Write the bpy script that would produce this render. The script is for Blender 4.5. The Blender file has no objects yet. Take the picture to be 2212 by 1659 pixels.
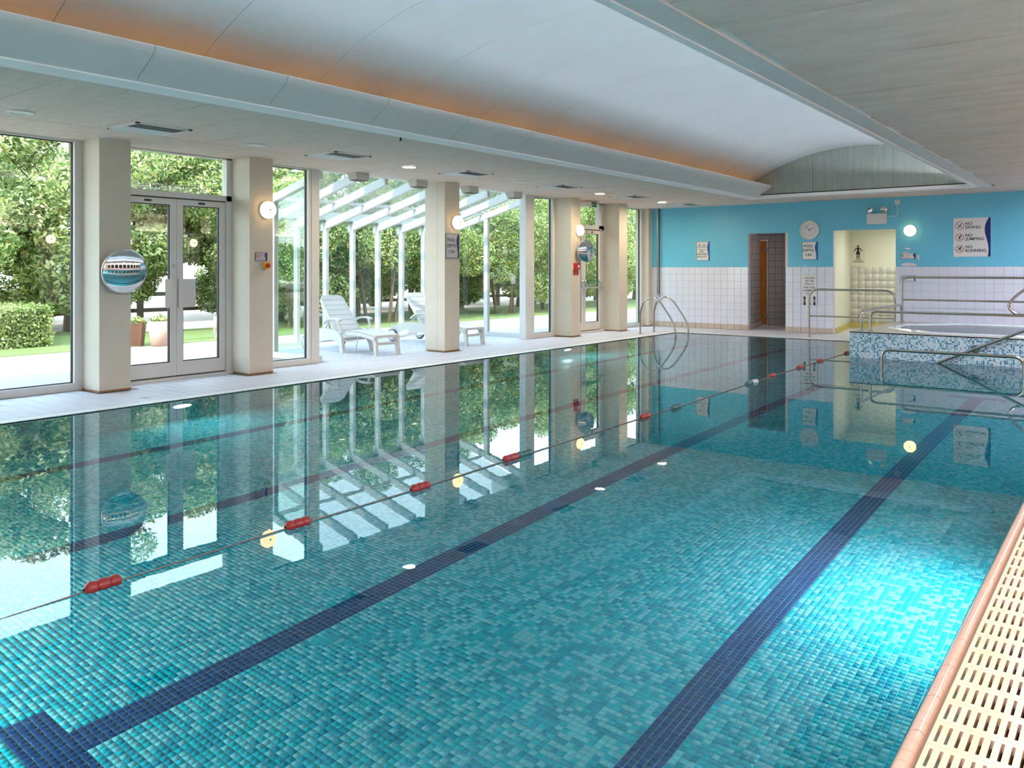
import bpy, math, random
import numpy as np
from math import sin, cos, pi, radians, sqrt, atan2, hypot, asin
from mathutils import Vector, Matrix
random.seed(7); rng = np.random.default_rng(11)
C = bpy.context.scene.collection
S = bpy.context.scene

# ------------------------------------------------------------------ camera, world, lights, exposure
CAM_H = 1.38; FPX = 1767.5; YAW = radians(37.52); HOR = 581.76
cd = bpy.data.cameras.new('camera'); cd.sensor_width = 36; cd.lens = FPX / 2212 * 36
cd.shift_y = -(1659 / 2 - HOR) / 2212; cd.clip_start = 0.05; cd.clip_end = 400
cam = bpy.data.objects.new('camera', cd); C.objects.link(cam)
cam.location = (0, 0, CAM_H); cam.rotation_euler = (pi / 2, 0, YAW); S.camera = cam
S.view_settings.view_transform = 'Standard'; S.view_settings.look = 'None'
S.view_settings.gamma = 1; S.view_settings.use_curve_mapping = False
S.view_settings.exposure = 1.52
cy = S.cycles
cy.use_denoising = True; cy.max_bounces = 10; cy.diffuse_bounces = 5; cy.glossy_bounces = 6
cy.transmission_bounces = 8; cy.transparent_max_bounces = 24; cy.sample_clamp_indirect = 20
cy.caustics_reflective = False; cy.caustics_refractive = True; cy.blur_glossy = 0.5

SKY_STRENGTH = 2.5
w = bpy.data.worlds.new('world'); S.world = w; w.use_nodes = True
nt = w.node_tree; nt.nodes.clear()
wo = nt.nodes.new('ShaderNodeOutputWorld'); bg = nt.nodes.new('ShaderNodeBackground')
tc = nt.nodes.new('ShaderNodeTexCoord'); sx = nt.nodes.new('ShaderNodeSeparateXYZ'); rp = nt.nodes.new('ShaderNodeValToRGB')
nt.links.new(tc.outputs['Generated'], sx.inputs[0]); nt.links.new(sx.outputs[2], rp.inputs[0])
rp.color_ramp.elements[0].position = 0.0; rp.color_ramp.elements[0].color = (0.86, 0.92, 1.0, 1)
rp.color_ramp.elements[1].position = 0.9; rp.color_ramp.elements[1].color = (0.46, 0.66, 1.0, 1)
e = rp.color_ramp.elements.new(0.3); e.color = (0.66, 0.81, 1.0, 1)
nt.links.new(rp.outputs[0], bg.inputs[0]); bg.inputs[1].default_value = SKY_STRENGTH
nt.links.new(bg.outputs[0], wo.inputs[0])
sd = bpy.data.lights.new('sun', 'SUN'); sd.energy = 2.2; sd.angle = radians(0.6); sd.color = (1.0, 0.91, 0.77)
so = bpy.data.objects.new('sun', sd); C.objects.link(so)
so.rotation_euler = Vector((0.22, -0.70, 0.66)).to_track_quat('Z', 'Y').to_euler()

# strengths of the room's own lamps and of those added to brighten it
DOWN_E = 150.0; DOWNR_E = 330.0; WALL_E = 2.2; WALLR_E = 7.0; CORNICE_FILL_W = 9.0; COVE_FILL_E = 6.0; COVE_FILL_WARM = 2.0; FLOOD_FILL_W = 6.2; ROOM_E = 58.0; POOLLIGHT_W = 13.0; POOLFILL_W = 50.0

# ------------------------------------------------------------------ materials
MATS = {}
def _mat(name):
    m = bpy.data.materials.new(name); m.use_nodes = True
    return m, m.node_tree, m.node_tree.nodes['Principled BSDF']
def lin(c):
    return tuple(((v / 255) / 12.92 if v / 255 <= .04045 else ((v / 255 + .055) / 1.055) ** 2.4) for v in c) + (1,)
def plain(name, col, rough=.5, metal=0, noise=0, nscale=8, bump=0, bscale=40, emit=None, es=0, coat=0, spec=.5, stretch=None, col2=None):
    """noise: how far the colour wanders towards col2 (or darker); bump: fine relief."""
    if name in MATS: return MATS[name]
    m, t, b = _mat(name); c = lin(col)
    b.inputs['Base Color'].default_value = c; b.inputs['Roughness'].default_value = rough
    b.inputs['Metallic'].default_value = metal; b.inputs['Specular IOR Level'].default_value = spec
    if coat: b.inputs['Coat Weight'].default_value = coat
    if emit: b.inputs['Emission Color'].default_value = lin(emit); b.inputs['Emission Strength'].default_value = es
    if noise or bump:
        g = t.nodes.new('ShaderNodeNewGeometry'); mp = t.nodes.new('ShaderNodeMapping')
        t.links.new(g.outputs['Position'], mp.inputs[0])
        if stretch: mp.inputs['Scale'].default_value = stretch
    if noise:
        n = t.nodes.new('ShaderNodeTexNoise'); n.inputs['Scale'].default_value = nscale; n.inputs['Detail'].default_value = 6
        n.inputs['Roughness'].default_value = .65
        t.links.new(mp.outputs[0], n.inputs[0])
        r = t.nodes.new('ShaderNodeValToRGB'); r.color_ramp.elements[0].position = .3; r.color_ramp.elements[1].position = .7
        c2 = lin(col2) if col2 else tuple(v * (1 - noise) for v in c[:3]) + (1,)
        r.color_ramp.elements[0].color = c2; r.color_ramp.elements[1].color = c
        t.links.new(n.outputs['Fac'], r.inputs[0]); t.links.new(r.outputs[0], b.inputs['Base Color'])
    if bump:
        n = t.nodes.new('ShaderNodeTexNoise'); n.inputs['Scale'].default_value = bscale; n.inputs['Detail'].default_value = 4
        t.links.new(mp.outputs[0], n.inputs[0])
        bp = t.nodes.new('ShaderNodeBump'); bp.inputs['Strength'].default_value = bump; bp.inputs['Distance'].default_value = .01
        t.links.new(n.outputs['Fac'], bp.inputs['Height']); t.links.new(bp.outputs[0], b.inputs['Normal'])
    MATS[name] = m; return m

def mosaic(name, tones, pitch, grout=None, axes='xy', rough=.25, gw=.06, spec=.5):
    """Small square tiles; the tone is picked per cell of the real grid in world space.
    tones: [(upper bound 0..1, rgb)].  With grout, joints are drawn too (for surfaces too far to tell tiles apart)."""
    m, t, b = _mat(name)
    g = t.nodes.new('ShaderNodeNewGeometry')
    d = t.nodes.new('ShaderNodeVectorMath'); d.operation = 'DIVIDE'; d.inputs[1].default_value = (pitch,) * 3
    t.links.new(g.outputs['Position'], d.inputs[0])
    fl = t.nodes.new('ShaderNodeVectorMath'); fl.operation = 'FLOOR'; t.links.new(d.outputs[0], fl.inputs[0])
    mk = t.nodes.new('ShaderNodeVectorMath'); mk.operation = 'MULTIPLY'
    mk.inputs[1].default_value = tuple(1.0 if a in axes else 0.0 for a in 'xyz')
    t.links.new(fl.outputs[0], mk.inputs[0])
    wn = t.nodes.new('ShaderNodeTexWhiteNoise'); wn.noise_dimensions = '3D'; t.links.new(mk.outputs[0], wn.inputs[0])
    r = t.nodes.new('ShaderNodeValToRGB'); r.color_ramp.interpolation = 'CONSTANT'
    r.color_ramp.elements[0].position = 0; r.color_ramp.elements[0].color = lin(tones[0][1])
    r.color_ramp.elements[1].position = tones[0][0]; r.color_ramp.elements[1].color = lin(tones[1][1])
    for k in range(2, len(tones)):
        e = r.color_ramp.elements.new(tones[k - 1][0]); e.color = lin(tones[k][1])
    t.links.new(wn.outputs['Value'], r.inputs[0]); col = r.outputs[0]
    if grout:
        fr = t.nodes.new('ShaderNodeVectorMath'); fr.operation = 'FRACTION'; t.links.new(d.outputs[0], fr.inputs[0])
        sp = t.nodes.new('ShaderNodeSeparateXYZ'); t.links.new(fr.outputs[0], sp.inputs[0])
        outs = []
        for a in axes:
            i = 'xyz'.index(a)
            pp = t.nodes.new('ShaderNodeMath'); pp.operation = 'PINGPONG'; pp.inputs[1].default_value = .5
            t.links.new(sp.outputs[i], pp.inputs[0])
            lt = t.nodes.new('ShaderNodeMath'); lt.operation = 'LESS_THAN'; lt.inputs[1].default_value = gw
            t.links.new(pp.outputs[0], lt.inputs[0]); outs.append(lt)
        mx = t.nodes.new('ShaderNodeMath'); mx.operation = 'MAXIMUM'
        t.links.new(outs[0].outputs[0], mx.inputs[0]); t.links.new(outs[1].outputs[0], mx.inputs[1])
        mi = t.nodes.new('ShaderNodeMixRGB'); mi.inputs[2].default_value = lin(grout)
        t.links.new(mx.outputs[0], mi.inputs[0]); t.links.new(col, mi.inputs[1]); col = mi.outputs[0]
    t.links.new(col, b.inputs['Base Color']); b.inputs['Roughness'].default_value = rough
    b.inputs['Specular IOR Level'].default_value = spec
    return m

def glassy(name, tint=(1, 1, 1), ior=1.45, rough=0.0):
    """thin window glass: see-through with a Fresnel reflection"""
    m = bpy.data.materials.new(name); m.use_nodes = True; t = m.node_tree; t.nodes.clear()
    o = t.nodes.new('ShaderNodeOutputMaterial'); mx = t.nodes.new('ShaderNodeMixShader')
    tr = t.nodes.new('ShaderNodeBsdfTransparent'); tr.inputs[0].default_value = tint + (1,)
    gl = t.nodes.new('ShaderNodeBsdfGlossy'); gl.inputs['Roughness'].default_value = rough
    f = t.nodes.new('ShaderNodeFresnel'); gg = t.nodes.new('ShaderNodeNewGeometry'); im = t.nodes.new('ShaderNodeMix')
    im.inputs[2].default_value = ior; im.inputs[3].default_value = 1 / ior      # same reflectance on both faces of the sheet
    t.links.new(gg.outputs['Backfacing'], im.inputs[0]); t.links.new(im.outputs[0], f.inputs[0])
    t.links.new(f.outputs[0], mx.inputs[0]); t.links.new(tr.outputs[0], mx.inputs[1]); t.links.new(gl.outputs[0], mx.inputs[2])
    t.links.new(mx.outputs[0], o.inputs[0]); return m

def water_mat(name, scale, strength, tint, refl=1.62):
    m = bpy.data.materials.new(name); m.use_nodes = True; t = m.node_tree; t.nodes.clear()
    o = t.nodes.new('ShaderNodeOutputMaterial'); gl = t.nodes.new('ShaderNodeBsdfRefraction'); gs = t.nodes.new('ShaderNodeBsdfGlossy')
    fr = t.nodes.new('ShaderNodeFresnel'); fr.inputs[0].default_value = refl; mx = t.nodes.new('ShaderNodeMixShader')
    gl.inputs['IOR'].default_value = 1.333; gl.inputs['Roughness'].default_value = 0; gl.inputs[0].default_value = tint + (1,)
    gs.inputs['Roughness'].default_value = 0
    g = t.nodes.new('ShaderNodeNewGeometry'); n = t.nodes.new('ShaderNodeTexNoise'); n.inputs['Scale'].default_value = scale
    n.inputs['Detail'].default_value = 3; t.links.new(g.outputs['Position'], n.inputs[0])
    bp = t.nodes.new('ShaderNodeBump'); bp.inputs['Strength'].default_value = strength; bp.inputs['Distance'].default_value = .004
    t.links.new(n.outputs['Fac'], bp.inputs['Height'])
    for q in (gl, gs, fr): t.links.new(bp.outputs[0], q.inputs['Normal'])
    t.links.new(fr.outputs[0], mx.inputs[0]); t.links.new(gl.outputs[0], mx.inputs[1]); t.links.new(gs.outputs[0], mx.inputs[2])
    t.links.new(mx.outputs[0], o.inputs[0]); return m

def leaf_mat(name, col, col2, trans=.45):
    m = bpy.data.materials.new(name); m.use_nodes = True; t = m.node_tree; t.nodes.clear()
    o = t.nodes.new('ShaderNodeOutputMaterial'); mx = t.nodes.new('ShaderNodeMixShader'); mx.inputs[0].default_value = trans
    df = t.nodes.new('ShaderNodeBsdfDiffuse'); tl = t.nodes.new('ShaderNodeBsdfTranslucent')
    g = t.nodes.new('ShaderNodeNewGeometry'); n = t.nodes.new('ShaderNodeTexNoise'); n.inputs['Scale'].default_value = 1.3
    n.inputs['Detail'].default_value = 3
    t.links.new(g.outputs['Position'], n.inputs[0]); r = t.nodes.new('ShaderNodeValToRGB')
    r.color_ramp.elements[0].position = .35; r.color_ramp.elements[1].position = .65
    r.color_ramp.elements[0].color = lin(col); r.color_ramp.elements[1].color = lin(col2)
    t.links.new(n.outputs['Fac'], r.inputs[0]); t.links.new(r.outputs[0], df.inputs[0]); t.links.new(r.outputs[0], tl.inputs[0])
    t.links.new(df.outputs[0], mx.inputs[1]); t.links.new(tl.outputs[0], mx.inputs[2]); t.links.new(mx.outputs[0], o.inputs[0]); return m

def emis(name, col, s):
    m = bpy.data.materials.new(name); m.use_nodes = True; t = m.node_tree; t.nodes.clear()
    o = t.nodes.new('ShaderNodeOutputMaterial'); e = t.nodes.new('ShaderNodeEmission')
    e.inputs[0].default_value = lin(col); e.inputs[1].default_value = s; t.links.new(e.outputs[0], o.inputs[0]); return m

M_pillar = plain('pillar_paint', (222, 212, 196), .75, noise=.06, nscale=3, bump=.05, bscale=90)
M_stain = plain('rust_stain', (178, 140, 104), .8, noise=.4, nscale=14)
M_frame = plain('white_frame', (226, 224, 220), .4, noise=.05, nscale=6)
M_gasket = plain('dark_gasket', (60, 58, 56), .6)
M_white = plain('white_plastic', (232, 231, 230), .35)
M_offwhite = plain('offwhite', (214, 210, 204), .5)
M_ceil = plain('ceiling_board', (232, 212, 200), .9, noise=.14, nscale=5, bump=.12, bscale=60, stretch=(1, 3, 1))
M_ceilR = plain('ceiling_board_grey', (228, 216, 206), .9, noise=.2, nscale=2.2, bump=.2, bscale=50, stretch=(.8, 2.2, 1))
M_gap = plain('dark_joint', (58, 52, 46), .9)
M_strip = plain('white_strip', (250, 245, 246), .6, bump=.2, bscale=120)
M_lip = plain('cove_lip', (224, 222, 220), .6, noise=.06, nscale=2)
M_vault = plain('vault_board', (226, 228, 228), .55, noise=.05, nscale=1.6, bump=.04, bscale=200)
M_tymp = plain('tympanum_board', (172, 178, 168), .6, noise=.25, nscale=3, stretch=(6, 1, .5), bump=.05, bscale=100)
M_cove_bounce = plain('cove_bounce_ochre', (176, 112, 38), .8, noise=.3, nscale=6)  # ochre put on unseen cove faces so bounced light turns orange
M_blue = plain('blue_paint', (112, 204, 236), .42, noise=.05, nscale=2.5, bump=.08, bscale=30)
M_patch = plain('bare_plaster', (226, 222, 226), .8)
M_wtile = plain('white_wall_tile', (230, 234, 248), .12, noise=.03, nscale=4, bump=.02, bscale=12)
M_wgrout = plain('wall_grout', (212, 214, 226), .7)
M_skirt = plain('beige_skirting_tile', (206, 190, 176), .4, noise=.08, nscale=5)
M_deck = plain('deck_tile', (220, 218, 226), .5, noise=.1, nscale=9, bump=.15, bscale=150)
M_deckg = plain('deck_grout', (160, 152, 150), .8)
M_edge = plain('pool_edge', (238, 238, 238), .35)
M_cream = plain('cream_wall', (230, 230, 216), .6, noise=.03)
M_steel = plain('stainless_steel', (190, 182, 172), .22, metal=1, bump=.02, bscale=60)
M_chrome = plain('chrome', (220, 222, 226), .12, metal=1)
M_mirror = plain('mirror_silver', (236, 240, 242), .0, metal=1)
M_navy = plain('navy_print', (20, 40, 120), .4)
M_dkblue = plain('dark_lettering', (36, 40, 80), .5)
M_black = plain('black_plastic', (20, 20, 22), .4)
M_red = plain('red_plastic', (196, 30, 28), .35)
M_redline = plain('red_print', (190, 70, 80), .5)
M_yellow = plain('yellow_plastic', (236, 176, 16), .35)
M_green = plain('green_print', (22, 120, 74), .5)
M_greyplate = plain('grey_sign_plate', (206, 204, 208), .45)
M_coping = plain('coping_tile', (214, 172, 146), .12, noise=.08, nscale=12, coat=.4)
M_cgrout = plain('coping_grout', (120, 96, 70), .8)
M_grate = plain('grating_plastic', (220, 192, 176), .28, noise=.07, nscale=10, col2=(228, 200, 150), coat=.2)
M_channel = plain('channel_dark', (120, 84, 46), .8)
M_floatR = plain('red_float', (150, 36, 34), .35, coat=.3)
M_floatT = plain('teal_float', (46, 92, 96), .35, coat=.3)
M_floatW = plain('pale_float', (190, 200, 202), .35, coat=.3)
M_rope = plain('rope', (128, 108, 100), .7)
M_resin = plain('white_resin', (212, 208, 202), .3)
M_tyre = plain('grey_tyre', (86, 86, 92), .6)
M_spa = plain('spa_shell', (216, 236, 240), .12, coat=.5)
M_spatop = plain('spa_surround', (196, 186, 176), .35, noise=.12, nscale=30)
M_trunk = plain('bark', (122, 100, 78), .9, noise=.4, nscale=12, bump=.4, bscale=20)
M_wood = plain('weathered_wood', (120, 104, 92), .8, noise=.3, nscale=8)
M_palewood = plain('pale_timber', (226, 204, 188), .8, noise=.15, nscale=10)
M_soffit = plain('soffit_board', (206, 190, 176), .8, noise=.08, nscale=5)
M_gravel = plain('gravel', (196, 180, 164), .95, noise=.3, nscale=22, bump=.8, bscale=70)
M_grass = plain('grass', (112, 130, 62), .95, noise=.35, nscale=6, bump=.6, bscale=60, col2=(134, 140, 80))
M_field = plain('dry_field', (160, 138, 120), .95, noise=.15, nscale=1)
M_pot = plain('pot_clay', (206, 170, 154), .8, noise=.1)
M_potd = plain('pot_dark', (110, 66, 46), .6, noise=.2)
M_door = plain('amber_door', (206, 128, 58), .3, noise=.12, nscale=3, stretch=(8, 8, .6))
M_darkwall = mosaic('dim_wall_tile', [(.5, (204, 198, 198)), (1, (198, 194, 194))], .159, grout=(128, 122, 124), axes='yz', gw=.03)
M_glass = glassy('window_glass', (.93, .98, .95), 1.5)
M_rglass = glassy('roof_glass', (.70, .76, .74), 1.5)
M_dglass = plain('dark_room', (54, 38, 26), .8, noise=.6, nscale=1.5)
M_water = water_mat('pool_water', 5.0, .035, (.60, .94, .99))
M_spawater = water_mat('spa_water', 12.0, .3, (.92, .99, 1.0))
TP = .0315
M_tile = mosaic('pool_mosaic', [(.38, (138, 222, 224)), (.72, (0, 206, 212)), (1, (0, 178, 196))], TP, rough=.2)
M_lane = plain('navy_mosaic', (10, 62, 122), .2)
M_pgrout = plain('pool_grout', (134, 204, 200), .7)
M_tilewall = mosaic('pool_wall_mosaic', [(.45, (140, 206, 200)), (.75, (40, 176, 178)), (1, (10, 140, 156))], TP, grout=(120, 190, 186), axes='yz')
M_tilewallx = mosaic('pool_wall_mosaic_x', [(.45, (140, 206, 200)), (.75, (40, 176, 178)), (1, (10, 140, 156))], TP, grout=(120, 190, 186), axes='xz')
SPT = [(.50, (206, 224, 232)), (.74, (136, 186, 206)), (.88, (70, 150, 190)), (1, (40, 116, 156))]
M_spamos = mosaic('spa_mosaic', SPT, .0266, grout=(226, 232, 236), axes='xz', gw=.07)
M_spamosy = mosaic('spa_mosaic_y', SPT, .0266, grout=(226, 232, 236), axes='yz', gw=.07)
M_leafA = leaf_mat('leaf_light', (186, 192, 122), (230, 226, 172))
M_leafB = leaf_mat('leaf_mid', (130, 152, 84), (174, 184, 112))
M_leafC = leaf_mat('leaf_dark', (78, 104, 60), (110, 132, 78))
M_leafY = leaf_mat('leaf_autumn', (196, 140, 60), (214, 176, 92))
M_lampon = emis('downlight_glow', (255, 232, 196), DOWN_E)
M_lamphot = emis('aisle_downlight_glow', (244, 240, 255), DOWNR_E)
M_lampoff = plain('downlight_diffuser', (236, 232, 220), .4)
M_wlamp = emis('wall_lamp_glow', (255, 212, 146), WALL_E)
M_cove_fill = emis('cove_fill_glow', (216, 228, 255), COVE_FILL_E)
M_cove_fill_warm = emis('cove_fill_amber', (255, 186, 70), COVE_FILL_WARM)  # amber tubes added to turn the vault's lower left orange
M_roomlamp = emis('room_lamp_glow', (250, 250, 230), ROOM_E)

# ------------------------------------------------------------------ mesh helpers
class MB:
    def __init__(s): s.v = []; s.f = []; s.m = []; s.sm = []
    def add(s, vs, fs, m=0, smooth=False):
        b = len(s.v); s.v += [tuple(p) for p in vs]
        for f in fs: s.f.append([b + i for i in f]); s.m.append(m); s.sm.append(smooth)
    def box(s, x0, y0, z0, x1, y1, z1, m=0):
        if x0 > x1: x0, x1 = x1, x0
        if y0 > y1: y0, y1 = y1, y0
        if z0 > z1: z0, z1 = z1, z0
        s.add([(x0, y0, z0), (x1, y0, z0), (x1, y1, z0), (x0, y1, z0), (x0, y0, z1), (x1, y0, z1), (x1, y1, z1), (x0, y1, z1)],
              [(0, 3, 2, 1), (4, 5, 6, 7), (0, 1, 5, 4), (1, 2, 6, 5), (2, 3, 7, 6), (3, 0, 4, 7)], m)
    def tube(s, pts, r, n=12, m=0, cap=True):
        pts = [Vector(p) for p in pts]; k = len(pts); rs = r if isinstance(r, (list, tuple)) else [r] * k
        vs = []; prev = None
        for i, p in enumerate(pts):
            a = pts[max(i - 1, 0)]; b = pts[min(i + 1, k - 1)]; d = (b - a).normalized()
            if prev is None:
                q = Vector((0, 0, 1)) if abs(d.z) < .9 else Vector((1, 0, 0)); x = d.cross(q).normalized()
            else: x = (prev - d * prev.dot(d)).normalized()
            prev = x; y = d.cross(x)
            for j in range(n):
                t = 2 * pi * j / n; vs.append(p + (x * cos(t) + y * sin(t)) * rs[i])
        fs = [(i * n + j, i * n + (j + 1) % n, (i + 1) * n + (j + 1) % n, (i + 1) * n + j) for i in range(k - 1) for j in range(n)]
        s.add(vs, fs, m, True)
        if cap:
            s.add(vs[:n], [tuple(range(n))[::-1]], m); s.add(vs[-n:], [tuple(range(n))], m)
    def lathe(s, prof, o, axis, n=32, m=0, smooth=True):
        """prof: (radius, along) pairs about axis through o"""
        o = Vector(o); a = Vector(axis).normalized(); q = Vector((0, 0, 1)) if abs(a.z) < .9 else Vector((1, 0, 0))
        x = a.cross(q).normalized(); y = a.cross(x); vs = []
        for r, h in prof:
            for j in range(n):
                t = 2 * pi * j / n; vs.append(o + a * h + (x * cos(t) + y * sin(t)) * r)
        fs = [(i * n + j, i * n + (j + 1) % n, (i + 1) * n + (j + 1) % n, (i + 1) * n + j) for i in range(len(prof) - 1) for j in range(n)]
        s.add(vs, fs, m, smooth)
    def poly(s, pts, off, m=0):
        """flat polygon pts extruded by vector off"""
        pts = [Vector(p) for p in pts]; off = Vector(off); n = len(pts)
        s.add(pts + [p + off for p in pts], [tuple(range(n))[::-1], tuple(range(n, 2 * n))] +
              [(i, (i + 1) % n, n + (i + 1) % n, n + i) for i in range(n)], m)
    def build(s, name, mats, parent=None, origin=None, kind=None):
        if not isinstance(mats, (list, tuple)): mats = [mats]
        o = Vector(origin) if origin is not None else Vector((0, 0, 0))
        me = bpy.data.meshes.new(name)
        pw = Vector(parent.get('_o', (0, 0, 0))) if parent else Vector((0, 0, 0))
        if origin is None: o = pw
        me.from_pydata([(p[0] - o.x, p[1] - o.y, p[2] - o.z) for p in s.v], [], s.f)
        for m in mats: me.materials.append(m)
        me.polygons.foreach_set('material_index', s.m); me.polygons.foreach_set('use_smooth', s.sm); me.update()
        ob = bpy.data.objects.new(name, me); C.objects.link(ob)
        if parent: ob.parent = parent
        ob.location = o - pw; ob['_o'] = tuple(o)
        if kind: ob['kind'] = kind
        return ob
def fillet(pts, r, n=6):
    pts = [Vector(p) for p in pts]; out = [pts[0]]
    for i in range(1, len(pts) - 1):
        a, p, b = pts[i - 1], pts[i], pts[i + 1]; u = (a - p); v = (b - p)
        d = min(r, u.length * .45, v.length * .45); u.normalize(); v.normalize(); s_, e_ = p + u * d, p + v * d
        for k in range(n + 1):
            t = k / n; out.append(s_ * (1 - t) ** 2 + p * 2 * t * (1 - t) + e_ * t ** 2)
    out.append(pts[-1]); return out
def tag(o, label=None, cat=None, group=None, kind=None):
    if label: o['label'] = label
    if cat: o['category'] = cat
    if group: o['group'] = group
    if kind: o['kind'] = kind
    return o
def thing(name, label, cat, loc=(0, 0, 0), rz=0, group=None, local=False):
    o = bpy.data.objects.new(name, None); C.objects.link(o); o.location = loc; o.rotation_euler = (0, 0, rz)
    o.empty_display_size = .1; o['_o'] = (0, 0, 0) if local else tuple(loc); tag(o, label, cat, group); return o
def structure(name, loc=(0, 0, 0), label=None, cat=None):
    o = bpy.data.objects.new(name, None); C.objects.link(o); o.location = loc; o['_o'] = tuple(loc); o['kind'] = 'structure'
    tag(o, label, cat); return o
def copy_tree(o, parent=None):
    c = o.copy(); C.objects.link(c)
    if parent: c.parent = parent
    for ch in list(o.children): copy_tree(ch, c)
    return c
def proj(x, y, z):
    fw = -sin(YAW) * x + cos(YAW) * y; r = cos(YAW) * x + sin(YAW) * y
    if fw < .1: return None
    return 1106 + FPX * r / fw, HOR - FPX * (z - CAM_H) / fw
def seen(x, y, z, pad=20):
    p = proj(x, y, z); return p is not None and -pad < p[0] < 2212 + pad and -pad < p[1] < 1659 + pad
def mesh_np(name, V, Q, mats, mi=None, parent=None, kind=None, smooth=False):
    me = bpy.data.meshes.new(name); k = Q.shape[1]
    me.vertices.add(len(V)); me.vertices.foreach_set('co', V.astype('f').ravel())
    me.loops.add(Q.size); me.loops.foreach_set('vertex_index', Q.astype('i').ravel())
    me.polygons.add(len(Q)); me.polygons.foreach_set('loop_start', np.arange(0, Q.size, k, dtype='i'))
    for m in (mats if isinstance(mats, (list, tuple)) else [mats]): me.materials.append(m)
    if mi is not None: me.polygons.foreach_set('material_index', mi.astype('i'))
    if smooth: me.polygons.foreach_set('use_smooth', np.ones(len(Q), dtype=bool))
    me.update(calc_edges=True); me.validate()
    ob = bpy.data.objects.new(name, me); C.objects.link(ob)
    if parent: ob.parent = parent
    if kind: ob['kind'] = kind
    return ob
def frustum_template(hu, hv, h, bev, nrm):
    """tile lying on plane with normal nrm ('z','-y','x'): 8 verts, 5 quads"""
    p = [(-hu, -hv, 0), (hu, -hv, 0), (hu, hv, 0), (-hu, hv, 0), (-hu + bev, -hv + bev, h), (hu - bev, -hv + bev, h), (hu - bev, hv - bev, h), (-hu + bev, hv - bev, h)]
    f = [(4, 5, 6, 7), (0, 1, 5, 4), (1, 2, 6, 5), (2, 3, 7, 6), (3, 0, 4, 7)]
    if nrm == '-y': p = [(a, -c, b) for a, b, c in p]
    if nrm == 'x': p = [(c, a, b) for a, b, c in p]
    return np.array(p, float), np.array(f)
def tile_field(parent, name, cen, hu, hv, h, bev, nrm, mats, mi=None, limit=300, jitter=0.0, label=None):
    """cen: n x 3 world centres on the base plane. The `limit` largest in view become objects, the rest one stuff mesh."""
    cen = np.array(cen, float); mats = mats if isinstance(mats, (list, tuple)) else [mats]
    mi = np.zeros(len(cen), int) if mi is None else np.array(mi)
    T, F = frustum_template(hu, hv, h, bev, nrm)
    fw = -sin(YAW) * cen[:, 0] + cos(YAW) * cen[:, 1]; r = cos(YAW) * cen[:, 0] + sin(YAW) * cen[:, 1]
    fz = np.maximum(fw, .1); px = 1106 + FPX * r / fz; py = HOR - FPX * (cen[:, 2] - CAM_H) / fz
    vis = (fw > .3) & (px > -15) & (px < 2227) & (py > -15) & (py < 1674)
    d = np.sqrt(cen[:, 0] ** 2 + cen[:, 1] ** 2 + (cen[:, 2] - CAM_H) ** 2) + np.where(vis, 0, 1e4)
    order = np.argsort(d); ind = order[:limit]; rest = order[limit:]
    jit = (rng.random(len(cen)) - .5) * 2 * jitter
    ax = {'z': 2, '-y': 1, 'x': 0}[nrm]; cen = cen.copy(); cen[:, ax] += jit
    pw = Vector(parent.get('_o', (0, 0, 0)))
    meshes = {}
    for i in ind:
        k = int(mi[i])
        if k not in meshes:
            me = bpy.data.meshes.new(name); me.from_pydata([tuple(p) for p in T], [], [tuple(f) for f in F]); me.materials.append(mats[k]); meshes[k] = me
        o = bpy.data.objects.new(name, meshes[k]); C.objects.link(o); o.parent = parent; o.location = Vector(cen[i]) - pw
        if label and k in label: o['label'] = label[k]
    if len(rest):
        V = (cen[rest][:, None, :] - np.array(pw)[None, None, :] + T[None]).reshape(-1, 3)
        Q = (np.arange(len(rest))[:, None, None] * 8 + F[None]).reshape(-1, 4)
        mesh_np(name + '_field', V, Q, mats, np.repeat(mi[rest], 5), parent, 'stuff')

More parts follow.
